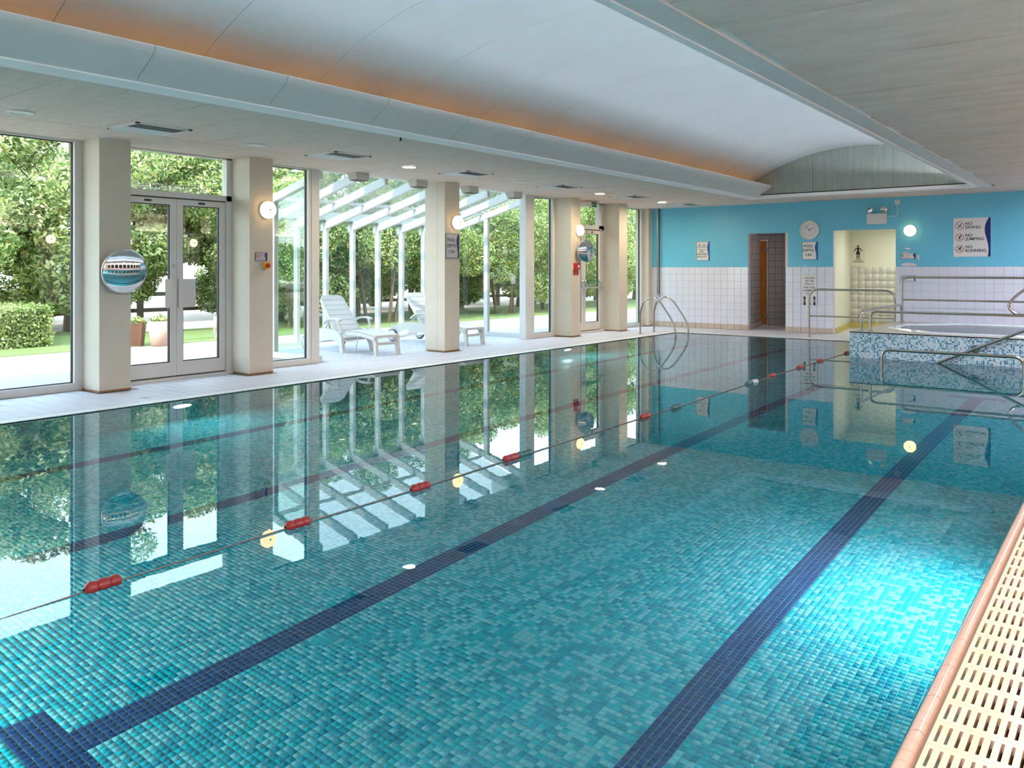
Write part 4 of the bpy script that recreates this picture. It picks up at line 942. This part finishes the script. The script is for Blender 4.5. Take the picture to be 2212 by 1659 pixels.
for z, lab in ((1.648, 'small white direction sign on the peeling blue paint below the lit wall lamp'), (1.196, 'small white direction sign with a figure on the white tiles behind the tall rail')):
    t_ = sign('direction_sign', lab, (-3.71, YS if z > 1.4 else YE - .0135, z), '-y', .26, .105, [('Changing', .03, -.0, .015), ('Rooms', .03, -.02, -.022)], base=.08, letter=plain('pale_lettering', (150, 156, 180), .5)); lady(Frame((-3.81, YS - .0, z), '-y'), t_, .3, m=M_dkblue)
def arrows(F, t_):
    for k in range(3):
        u = -.105 + .105 * k; v = -.225; mb = MB(); F.line(mb, (u, v - .07), (u, v + .07), .04, .0074)
        for q in (-1, 1): mb.add([F.P(u - .038, v + q * .065, .0074), F.P(u + .038, v + q * .065, .0074), F.P(u, v + q * .105, .0074)], [(0, 1, 2)])
        mb.build('arrow', M_dkblue, t_); mb = MB(); F.text(mb, str(k + 1), .06, u, v, .0082, bold=.0015); mb.build('numeral', M_white, t_)
sign('lane_notice', 'white paper notice THIS SIDE OF THE POOL IS FOR LANE SWIMMING ONLY, on the tiles', (-5.665, YE - .0135, .925), '-y', .31, .65,
     [('THIS SIDE', .052, 0, .265), ('OF THE', .052, 0, .2), ('POOL IS', .052, 0, .135), ('FOR LANE', .052, 0, .06), ('SWIMMING', .052, 0, -.005), ('ONLY', .052, 0, -.07)], wv=False, rim=False, extra=arrows)
# clock
ck = thing('wall_clock', 'round white wall clock with black numerals on the blue wall, above the depth sign', 'clock', (-5.66, YS, 2.226)); F = Frame((-5.66, YS, 2.226), '-y')
mb = MB(); mb.lathe([(.0, .0), (.205, 0), (.208, .03), (.2, .05), (.182, .052), (.176, .03)], F.o, F.n, 48); mb.build('case', M_white, ck)
mb = MB(); mb.lathe([(.176, .028), (0, .028)], F.o, F.n, 48); mb.build('dial', plain('clock_dial', (236, 230, 234), .4), ck)
mb = MB()
for i in range(12):
    a = pi / 2 - (i + 1) * pi / 6; F.text(mb, str(i + 1), .038, .118 * cos(a), .118 * sin(a), .0295); F.line(mb, (.152 * cos(a), .152 * sin(a)), (.162 * cos(a), .162 * sin(a)), .004, .0295)
mb.build('numerals', M_dkblue, ck)
for nm, ang, L, wd in (('minute_hand', 54 * 6, .125, .008), ('hour_hand', 57, .095, .010)):
    a = pi / 2 - radians(ang); mb = MB(); F.line(mb, (-.03 * cos(a), -.03 * sin(a)), (L * cos(a), L * sin(a)), wd, .031 if nm[0] == 'm' else .033); mb.build(nm, M_black, ck)
mb = MB(); mb.lathe([(0, .037), (.012, .036), (.012, .03)], F.o, F.n, 16); mb.build('hub', plain('brass', (196, 120, 90), .4, metal=.6), ck)
# round wall lamps
def wlamp(lab, o, ax, r=.115, mat=None, group='round wall lamps'):
    t_ = thing('wall_lamp', lab, 'wall lamp', o, group=group); mb = MB()
    mb.lathe([(r, 0), (r, .03), (r * .93, .034)], o, ax, 36); mb.build('base', M_white, t_)
    mb = MB(); mb.lathe([(r * .97, .03), (r * .99, .06), (r * .9, .085), (r * .6, .098), (r * .16, .10), (r * .14, .092), (0, .092)], o, ax, 36); mb.build('diffuser', mat or M_wlamp, t_)
    mb = MB(); mb.lathe([(.012, .09), (.012, .104), (0, .106)], o, ax, 12); mb.build('screw', M_offwhite, t_)
wlamp('lit round lamp on the second pillar, left of the sunroom', (XC, 6.62, 2.165), (1, 0, 0))
wlamp('lit round lamp on the wide pillar above the POOL DEPTH 1.2m sign', (XC, 10.41, 2.17), (1, 0, 0))
wlamp('lit round lamp on the pillar above the far convex mirror', (XC, 14.22, 2.18), (1, 0, 0))
wlamp('lit round lamp on the blue wall right of the cream doorway', (-3.665, YS, 2.155), (0, -1, 0))
M_wlampR = emis('wall_lamp_bright', (255, 236, 208), WALLR_E)
for k in range(8): wlamp('lit round lamp on the partition pillar of the right walkway', (XWR, YN + .22 + 1.9 * (1 + k * 1.0) , 2.12), (-1, 0, 0), mat=M_wlampR, group='lamps on the right partition')
# convex mirrors
def mirror(lab, o, r, n):
    t_ = thing('convex_mirror', lab, 'mirror', o); mb = MB(); n = Vector(n).normalized(); o = Vector(o); R = r * 2.1; k = 14; pr = []
    for i in range(k + 1):
        q = r * .96 * (1 - i / k); pr.append((q, sqrt(R * R - q * q) - sqrt(R * R - r * r) + .03))
    mb.lathe(pr, o, n, 56); mb.build('mirror_face', M_mirror, t_)
    mb = MB(); mb.lathe([(r * .5, -.005), (r, .005), (r * 1.02, .03), (r * .99, .042), (r * .95, .034)], o, n, 56); mb.build('rim', M_chrome, t_)
    mb = MB(); q = Vector((XC, o.y, o.z)); mb.tube([q, o], .018, 8); mb.build('bracket', M_black, t_)
mirror('large convex mirror on the nearest pillar, left of the double doors', (XC + .09, 4.66, 1.36), .245, (1, -.12, -.13))
mirror('round convex mirror tilted on the pillar beside the fire exit door', (XC + .13, 14.28, 1.755), .225, (.95, -.28, .0))
# stop button, call point, exit sign
t_ = thing('stop_button', 'yellow emergency stop box with a red mushroom button on the second pillar', 'button', (XC, 6.60, 1.425))
mb = MB(); mb.box(XC, 6.545, 1.385, XC + .035, 6.635, 1.475); mb.build('back_box', M_greyplate, t_)
mb = MB(); mb.box(XC + .035, 6.545, 1.385, XC + .065, 6.635, 1.475); mb.build('cover', M_yellow, t_)
mb = MB(); mb.lathe([(.016, .065), (.016, .085), (.03, .09), (.032, .105), (.02, .115), (0, .117)], (XC, 6.59, 1.43), (1, 0, 0), 20); mb.build('push_button', M_red, t_)
t_ = sign('alarm_sign', 'small white sign with red heading Emergency Alarm above the yellow stop box', (XC + .001, 6.545, 1.545), 'x', .17, .10, [('Emergency', .027, -.03, .024), ('Alarm', .027, -.048, -.002)], plate=M_greyplate, letter=M_red, base=.14)
mb = MB(); Frame((XC + .001, 6.545, 1.545), 'x').text(mb, 'Push button in emergency', .0105, -.015, -.03, .008); mb.build('small_lettering', M_dkblue, t_)
t_ = thing('fire_call_point', 'red fire alarm call point under the far convex mirror', 'call point', (XC, 14.14, 1.44))
mb = MB(); mb.box(XC, 14.05, 1.375, XC + .06, 14.20, 1.51); mb.build('box', M_red, t_)
mb = MB(); mb.box(XC + .06, 14.12, 1.41, XC + .064, 14.18, 1.47); mb.build('glass_plate', M_white, t_)
sign('fire_sign', 'small red sign with white lettering just below the fire call point', (XC + .001, 14.13, 1.315), 'x', .19, .10, [('Fire', .04, .0, .02), ('Alarm', .034, .0, -.022)], plate=M_red, wv=False, letter=M_white, rim=False)
for y, z, lab in ((14.11, 2.52, 'faint grey sticker plate high on the pillar above the far lamp'), (16.09, 2.52, 'faint grey plate high on the pillar right of the fire exit')):
    t_ = thing('blank_plate', lab, 'plate', (XC, y, z)); mb = MB(); mb.box(XC, y - .04, z - .05, XC + .006, y + .04, z + .05); mb.build('plate', M_pillar, t_)
    mb = MB(); F = Frame((XC + .001, y, z), 'x'); F.ring(mb, 0, 0, .025, .006, .007); F.line(mb, (-.015, -.02), (.015, .02), .008, .007); mb.build('mark', M_greyplate, t_)
t_ = thing('exit_sign', 'green and white fire exit sign hung from the ceiling before the fire exit', 'sign', (XC - .25, 14.95, 2.79))
mb = MB(); mb.box(-9.48, 14.74, 2.82, -9.28, 15.18, HC); mb.build('mount', M_coping, t_)
mb = MB(); mb.box(-9.47, 14.74, 2.72, -9.33, 14.94, 2.82); mb.build('housing', M_white, t_)
F = Frame((-9.36, 15.06, 2.772), 'x'); mb = MB(); F.quadbox(mb, -.12, -.05, .13, .048, 0, .01); mb.build('panel', M_green, t_)
mb = MB(); F.disc(mb, -.02, .028, .008, .0115); F.line(mb, (-.02, .02), (-.03, -.005), .012, .0115); F.line(mb, (-.03, -.005), (-.015, -.032), .007, .0115); F.line(mb, (-.03, -.005), (-.05, -.025), .007, .0115)
F.quadbox(mb, -.085, -.035, -.06, .03, .0105, .0112); F.line(mb, (.02, 0), (.07, 0), .012, .0115); mb.add([F.P(.065, .022, .0115), F.P(.065, -.022, .0115), F.P(.095, 0, .0115)], [(0, 1, 2)]); mb.build('running_figure', M_white, t_)
# emergency light with spots, socket and cable
t_ = thing('emergency_light', 'white twin-spot emergency light box on the blue wall above the cream doorway', 'emergency light', (-4.28, YS, 2.42))
mb = MB(); mb.box(-4.475, YS - .09, 2.31, -4.11, YS, 2.52); mb.build('box', M_white, t_)
for x_, q in ((-4.42, -.5), (-4.16, .4)):
    mb = MB(); n_ = Vector((q, -1, -.1)).normalized(); o_ = Vector((x_, YS - .03, 2.60)); mb.lathe([(.02, -.05), (.05, -.04), (.068, .02), (.066, .035)], o_, n_, 20); mb.tube([(x_, YS - .04, 2.51), (x_, YS - .04, 2.56)], .012, 8); mb.build('spotlight', M_white, t_)
    mb = MB(); mb.lathe([(.064, .032), (.03, .045), (0, .048)], o_, n_, 20); mb.build('lens', M_chrome, t_)
t_ = thing('fused_spur', 'small white switched socket on the blue wall right of the emergency light', 'socket', (-3.905, YS, 2.745))
mb = MB(); mb.box(-3.95, YS - .03, 2.70, -3.86, YS, 2.79); mb.build('plate', M_white, t_)
mb = MB(); mb.box(-3.915, YS - .034, 2.755, -3.895, YS - .03, 2.768); mb.build('switch', M_red, t_)
t_ = thing('power_cable', 'thin white cable looping from the socket to the emergency light', 'cable', (-3.93, YS, 2.7))
mb = MB(); mb.tube(fillet([(-3.93, YS - .02, 2.70), (-3.90, YS - .02, 2.60), (-3.90, YS - .02, 2.47), (-4.0, YS - .02, 2.455), (-4.11, YS - .03, 2.47)], .08, 5), .006, 6); mb.build('cable', M_white, t_)
# pipes in the corner
t_ = thing('corner_pipe', 'pair of thin vertical pipes with a valve in the corner beside the blue wall', 'pipe', (-9.25, YE - .06, .7))
for x_, m_ in ((-9.285, M_steel), (-9.235, M_gasket)): mb = MB(); mb.tube([(x_, YE - .06, HC), (x_, YE - .06, .78)], .014, 8); mb.build('pipe', m_, t_)
mb = MB(); mb.tube([(-9.26, YE - .06, .80), (-9.26, YE - .06, .66)], .03, 10); mb.tube([(-9.26, YE - .06, .71), (-9.34, YE - .12, .67), (-9.35, YE - .12, .60)], .014, 8); mb.lathe([(0, .02), (.03, .02), (.03, 0)], (-9.26, YE - .09, .70), (0, -1, 0), 12); mb.build('valve', M_chrome, t_)

# ------------------------------------------------------------------ spa
SX0, SX1, SY0, SY1, SZ = -3.65, -.35, 13.53, 16.78, .395
sp = thing('hot_tub_plinth', 'raised hot tub plinth clad in blue and white mosaic at the pool\'s far right', 'hot tub', (-2.2, SY0, 0))
mb = MB(); mb.add([(SX0, SY0, zf), (SX1, SY0, zf), (SX1, SY0, SZ), (SX0, SY0, SZ)], [(0, 1, 2, 3)]); mb.build('front_cladding', M_spamos, sp)
mb = MB(); mb.add([(SX0, SY1, zf), (SX0, SY0, zf), (SX0, SY0, SZ), (SX0, SY1, SZ)], [(0, 1, 2, 3)]); mb.add([(SX1, SY1, -.02), (SX0, SY1, -.02), (SX0, SY1, SZ), (SX1, SY1, SZ)], [(0, 1, 2, 3)]); mb.add([(SX1, SY0, zf), (SX1, SY1, zf), (SX1, SY1, SZ), (SX1, SY0, SZ)], [(0, 1, 2, 3)]); mb.build('side_cladding', M_spamosy, sp)
BX0, BX1, BY0, BY1, ch = -3.32, -.62, 13.86, 16.45, .8
octo = lambda e: [(BX0 - e, BY0 + ch - e * .4), (BX0 + ch - e * .4, BY0 - e), (BX1 - ch + e * .4, BY0 - e), (BX1 + e, BY0 + ch - e * .4), (BX1 + e, BY1 - ch + e * .4), (BX1 - ch + e * .4, BY1 + e), (BX0 + ch - e * .4, BY1 + e), (BX0 - e, BY1 - ch + e * .4)]
o0 = octo(.0); corner = [(SX0, SY0), (SX1, SY0), (SX1, SY1), (SX0, SY1)]
vs = [(x_, y_, SZ) for x_, y_ in o0] + [(x_, y_, SZ) for x_, y_ in corner]
mb = MB(); mb.add(vs, [(8, 1, 0), (8, 9, 2, 1), (9, 3, 2), (9, 10, 4, 3), (10, 5, 4), (10, 11, 6, 5), (11, 7, 6), (11, 8, 0, 7)]); mb.build('top_slab', M_spatop, sp)
mb = MB(); rings = [(octo(.03), SZ + .002), (octo(.02), SZ + .022), (octo(-.06), SZ + .022), (octo(-.08), SZ + .0), (octo(-.12), SZ - .35), (octo(-.3), SZ - .6)]; vs = []
for rg, z in rings: vs += [(x_, y_, z) for x_, y_ in rg]
mb.add(vs, [(8 * i + j, 8 * i + (j + 1) % 8, 8 * (i + 1) + (j + 1) % 8, 8 * (i + 1) + j) for i in range(len(rings) - 1) for j in range(8)]); mb.add(vs[-8:], [tuple(range(8))]); mb.build('shell', M_spa, sp)
mb = MB(); mb.box(SX0 - .006, SY0 - .006, SZ - .012, SX1, SY0 + .02, SZ + .002); mb.build('edge_trim', M_black, sp)
wt = MB(); wt.add([(x_, y_, SZ + .006) for x_, y_ in octo(-.075)], [tuple(range(8))]); tag(wt.build('spa_water', M_spawater), 'clear water standing in the hot tub', 'water', kind='stuff')

# ------------------------------------------------------------------ steel rails and ladder
RT = .021
def flange(mb, x, y, z, r=.045): mb.lathe([(r, 0), (r, .006), (RT, .014)], (x, y, z), (0, 0, 1), 18)
t_ = thing('pool_ladder', 'pair of arched stainless steel ladder rails at the pool\'s far left corner', 'ladder', (-8.5, 15.9, 0))
for y in (15.60, 16.22):
    mb = MB(); p = fillet([(-8.51, y, 0), (-8.51, y, .48), (-8.42, y, .70), (-8.22, y, .80), (-8.03, y, .68), (-7.68, y, .20), (-7.68, y, -.9)], .22, 8); mb.tube(p, .019, 12); flange(mb, -8.51, y, .001); mb.build('side_rail', M_steel, t_)
for z in (-.3, -.55, -.8): mb = MB(); mb.box(-7.72, 15.6, z - .012, -7.64, 16.22, z + .012); mb.build('tread', M_steel, t_)
t_ = thing('walkway_rail', 'low two-bar stainless rail at the far pool edge in front of the cream doorway', 'handrail', (-4.5, 16.9, 0))
mb = MB(); mb.tube(fillet([(-5.35, 16.9, 0), (-5.35, 16.9, .97), (-3.73, 16.9, .97), (-3.73, 16.9, 0)], .2, 8), RT, 12); flange(mb, -5.35, 16.9, .001); mb.build('hoop', M_steel, t_)
mb = MB(); mb.tube([(-5.35, 16.9, .432), (-3.73, 16.9, .432)], .015, 10); mb.build('mid_bar', M_steel, t_)
t_ = thing('tub_side_rail', 'short stainless rail along the left side of the hot tub top', 'handrail', (-3.53, 15.1, SZ))
mb = MB(); mb.tube(fillet([(-3.53, 13.76, SZ), (-3.53, 13.74, .715), (-3.53, 16.5, .722), (-3.53, 16.54, SZ)], .09, 6), RT, 12); flange(mb, -3.53, 13.76, SZ + .001); flange(mb, -3.53, 16.54, SZ + .001); mb.build('rail', M_steel, t_)
t_ = thing('tub_front_rail', 'long stainless rail along the front edge of the hot tub top', 'handrail', (-2.2, 13.772, SZ))
mb = MB(); mb.tube(fillet([(-3.40, 13.772, SZ), (-3.40, 13.772, .712), (-.45, 13.772, .712), (-.45, 13.772, SZ)], .11, 6), RT, 12); flange(mb, -3.40, 13.772, SZ + .001); mb.build('rail', M_steel, t_)
t_ = thing('tall_tub_rail', 'tall two-bar stainless rail behind the hot tub', 'handrail', (-2.5, 16.68, SZ))
mb = MB(); mb.tube(fillet([(-3.555, 16.68, SZ), (-3.555, 16.68, 1.23), (-.5, 16.68, 1.23), (-.5, 16.68, SZ)], .11, 6), RT, 12); flange(mb, -3.555, 16.68, SZ + .001); mb.build('frame', M_steel, t_)
mb = MB(); mb.tube([(-3.555, 16.68, .811), (-.5, 16.68, .811)], .018, 10); mb.build('mid_bar', M_steel, t_)
t_ = thing('pool_hoop_rail', 'low stainless hoop rail standing in the water before the hot tub', 'handrail', (-2.0, 12.42, -.3))
mb = MB(); mb.tube(fillet([(-2.915, 12.42, zf), (-2.915, 12.42, .24), (-1.20, 12.42, .24), (-1.12, 12.42, zf)], .12, 8), RT, 12); mb.build('rail', M_steel, t_)
t_ = thing('sloping_handrail', 'sloping stainless handrail rising from the water up to the hot tub', 'handrail', (-1.8, 13.44, 0))
mb = MB(); mb.tube([(-3.2, 13.44, -.4), (-2.371, 13.44, .0), (-1.291, 13.44, .518), (-.6, 13.44, .85)], RT, 12); mb.build('rail', M_steel, t_)
mb = MB(); mb.lathe([(.06, 0), (.06, .01), (.02, .02), (.018, .09)], (-1.90, SY0, .217), (0, -1, 0), 20); mb.build('wall_flange', M_steel, t_)
t_ = thing('curved_grab_rail', 'bent stainless grab rail end above the hot tub at the right edge', 'handrail', (-1.2, 14.6, SZ))
mb = MB(); mb.tube(fillet([(-.9, 14.6, 1.50), (-1.53, 14.6, .95), (-1.62, 14.6, .82), (-1.53, 14.6, .70), (-1.0, 14.6, .62), (-.95, 14.6, SZ)], .1, 6), RT, 12); mb.build('rail', M_steel, t_)

# ------------------------------------------------------------------ lane rope
FL = [(-3.603, 1.754, 'R', 3), (-3.625, 2.815, 'R', 3), (-3.62, 3.76, 'R', 3), (-3.651, 4.823, 'RT', 3), (-3.692, 6.859, 'R', 3), (-3.694, 7.509, 'T', 3), (-3.761, 9.703, 'TW', 3), (-3.797, 10.5, 'R', 2), (-3.81, 11.633, 'R', 2), (-3.836, 12.646, 'R', 2), (-3.851, 14.105, 'R', 2)]
t_ = thing('lane_rope', 'thin lane rope stretched along the water carrying the floats', 'rope', (-3.7, 8, 0))
mb = MB(); mb.tube([(-3.58, .02, .0)] + [(-3.59, 1.2, ZW - .004)] + [(x_, y_, ZW + .004) for x_, y_, *_ in FL] + [(-3.88, 16.40, .0)], .0036, 6); mb.build('rope', M_rope, t_)
NM = ['nearest red ribbed float on the lane rope', 'second red float on the lane rope from the near end', 'third red float, left of the wide pillar\'s reflection', 'double float, half red and half teal, on the lane rope',
      'single red float just beyond the double one', 'dark teal float on the lane rope', 'teal and pale double float in front of the dim doorway\'s reflection', 'red float following the teal and pale one', 'red float beside the lane notice\'s reflection', 'second last red float before the hot tub', 'last small red float at the hot tub corner']
for (x_, y_, kind, n), lab in zip(FL, NM):
    t_ = thing('lane_float', lab, 'float', (x_, y_, ZW), group='floats on the lane rope')
    L = .075; tot = len(kind); r = .032
    for ci, cch in enumerate(kind):
        m_ = {'R': M_floatR, 'T': M_floatT, 'W': M_floatW}[cch]; s0 = y_ - tot * .085 + ci * .17; seg = .165 / 3
        for j in range(3):
            a = s0 + seg * j; first = (ci == 0 and j == 0); last = (ci == tot - 1 and j == 2); b = a + seg - .002
            pr = [(.01 if first else r * .8, 0), (r * .75 if first else r * .97, .012), (r, .024), (r, seg - .02), (r * .75 if last else r * .97, seg - .010), (.01 if last else r * .8, seg - .002)]
            mb = MB(); mb.lathe(pr, (x_, a, ZW + .006), (0, 1, 0), 20); mb.build('ribbed_disc', m_, t_)

# ------------------------------------------------------------------ loungers (foot at local x=0, head towards +x)
def lounger():
    t_ = thing('sun_lounger', 'x', 'sun lounger', local=True); o0_ = (0, 0, 0)
    def rz_(u): return .315 + .05 * sin(min(u, 1.05) / 1.05 * pi) * .9 + .03 * u
    for s_ in (-1, 1):
        mb = MB(); mb.poly([(-.035, s_ * .245, 0), (.035, s_ * .245, 0), (.06, s_ * .235, .20), (.12, s_ * .235, .30), (.0, s_ * .235, .325), (-.01, s_ * .24, .2)], (0, -s_ * .045, 0)); mb.build('leg', M_resin, t_, origin=o0_)
        mb = MB(); p = [(u, s_ * .26, rz_(u) - .02) for u in (.0, .15, .35, .55, .75, .95, 1.10)]
        for a, b in zip(p, p[1:]): mb.poly([a, b, (b[0], b[1], b[2] - .055), (a[0], a[1], a[2] - .055)], (0, -s_ * .04, 0))
        mb.build('side_rail', M_resin, t_, origin=o0_)
        mb = MB(); mb.poly([(.76, s_ * .33, 0), (.84, s_ * .33, 0), (.87, s_ * .33, .10), (.93, s_ * .33, .185), (1.10, s_ * .33, .20), (1.35, s_ * .33, .17), (1.6, s_ * .33, .10), (1.78, s_ * .33, .07), (1.93, s_ * .33, .10), (1.97, s_ * .33, .20), (1.88, s_ * .33, .28), (1.65, s_ * .33, .345), (1.35, s_ * .33, .385), (1.08, s_ * .33, .37), (.90, s_ * .33, .33), (.80, s_ * .33, .25)], (0, -s_ * .055, 0)); mb.build('side_panel', M_resin, t_, origin=o0_)
        wh = MB(); wh.lathe([(0, -.01), (.03, -.012), (.085, -.004), (.098, .0), (.098, .05), (.03, .055), (0, .055)], (1.80, s_ * .335, .115), (0, s_, 0), 30); w_ = wh.build('wheel', M_resin, t_, origin=o0_)
        wh = MB(); wh.lathe([(.097, .0), (.115, .006), (.118, .025), (.115, .045), (.097, .05)], (1.80, s_ * .335, .115), (0, s_, 0), 30); wh.build('tyre', M_tyre, w_, origin=o0_)
        mb = MB(); p = fillet([(1.36, s_ * .325, .47), (1.22, s_ * .335, .555), (1.0, s_ * .345, .575), (.84, s_ * .345, .55)], .12, 5)
        for a, b in zip(p, p[1:]): mb.poly([tuple(a), tuple(b), (b.x, b.y, b.z - .028), (a.x, a.y, a.z - .028)], (0, -s_ * .055, 0))
        mb.tube([(.93, s_ * .315, .55), (.89, s_ * .312, .45), (.84, s_ * .305, .33)], [.022, .02, .024], 8); mb.build('armrest', M_resin, t_, origin=o0_)
    mb = MB(); mb.box(-.012, -.22, .165, .03, .22, .205); mb.box(.0, -.235, .285, .045, .235, .322); mb.build('foot_crossbar', M_resin, t_, origin=o0_)
    n = 8; u0 = .0; du = 1.06 / n
    for k in range(n):
        a, b = u0 + du * k + .004, u0 + du * (k + 1) - .004; mb = MB()
        mb.poly([(a, -.235, rz_(a) + .002), (b, -.235, rz_(b) + .002), (b, -.235, rz_(b) - .016), (a, -.235, rz_(a) - .016)], (0, .47, 0)); mb.build('seat_slat', M_resin, t_, origin=o0_)
    # backrest: local plane from (1.08,.36) towards (1.62,.93)
    A = Vector((1.09, 0, .355)); Bv = Vector((1.60, 0, .925)); d = (Bv - A).normalized(); nn = Vector((-d.z, 0, d.x)); Lb = (Bv - A).length
    def bp(s_, w_, h_): return A + d * s_ + Vector((0, w_, 0)) + nn * h_
    n = 7; ds = Lb / n
    for k in range(n):
        a, b = ds * k + .004, ds * (k + 1) - .004
        wa = .255 - .03 * (a / Lb); wb_ = .255 - .03 * (b / Lb); mb = MB()
        if k == n - 1: pts = [bp(a, -wa, 0), bp(b - .07, -wb_, 0.004), bp(b - .02, -wb_ + .025, .008), bp(b, -wb_ + .08, .012), bp(b, wb_ - .08, .012), bp(b - .02, wb_ - .025, .008), bp(b - .07, wb_, .004), bp(a, wa, 0)]
        else: pts = [bp(a, -wa, 0), bp(b, -wb_, 0), bp(b, wb_, 0), bp(a, wa, 0)]
        mb.poly(pts, nn * -.022); mb.build('back_slat', M_resin, t_, origin=o0_)
    for s_ in (-1, 1):
        mb = MB(); pts = [bp(-.02, s_ * .262, .012), bp(Lb * .9, s_ * .232, .012), bp(Lb * .9, s_ * .232, -.045), bp(-.02, s_ * .262, -.06)]; mb.poly(pts, (0, -s_ * .022, 0)); mb.build('back_stile', M_resin, t_, origin=o0_)
    mb = MB(); mb.tube([(1.25, -.25, .5), (1.55, -.26, .24)], .014, 6); mb.tube([(1.25, .25, .5), (1.55, .26, .24)], .014, 6); mb.tube([(.5, -.2, .31), (.62, -.18, .02)], .01, 6); mb.tube([(.5, .2, .31), (.62, .18, .02)], .01, 6); mb.build('prop', M_resin, t_, origin=o0_)
    mb = MB(); mb.box(.80, -.30, .20, .86, .30, .24); mb.tube([(1.80, -.33, .115), (1.80, .33, .115)], .015, 8); mb.box(1.06, -.29, .28, 1.12, .29, .33); mb.build('axle', M_resin, t_, origin=o0_)
    return t_
lg = lounger(); lg.location = (-9.62, 9.23, 0); lg.rotation_euler = (0, 0, pi - radians(6))
tag(lg, 'white slatted resin sun lounger on the deck left of the wide pillar', 'sun lounger', 'white resin loungers in the sunroom opening')
l2_ = copy_tree(lg); l2_.location = (-9.59, 11.38, 0); l2_.rotation_euler = (0, 0, pi - radians(2))
tag(l2_, 'white slatted resin sun lounger partly hidden behind the wide pillar', 'sun lounger', 'white resin loungers in the sunroom opening')

for o in list(bpy.data.objects):
    if '_o' in o: del o['_o']
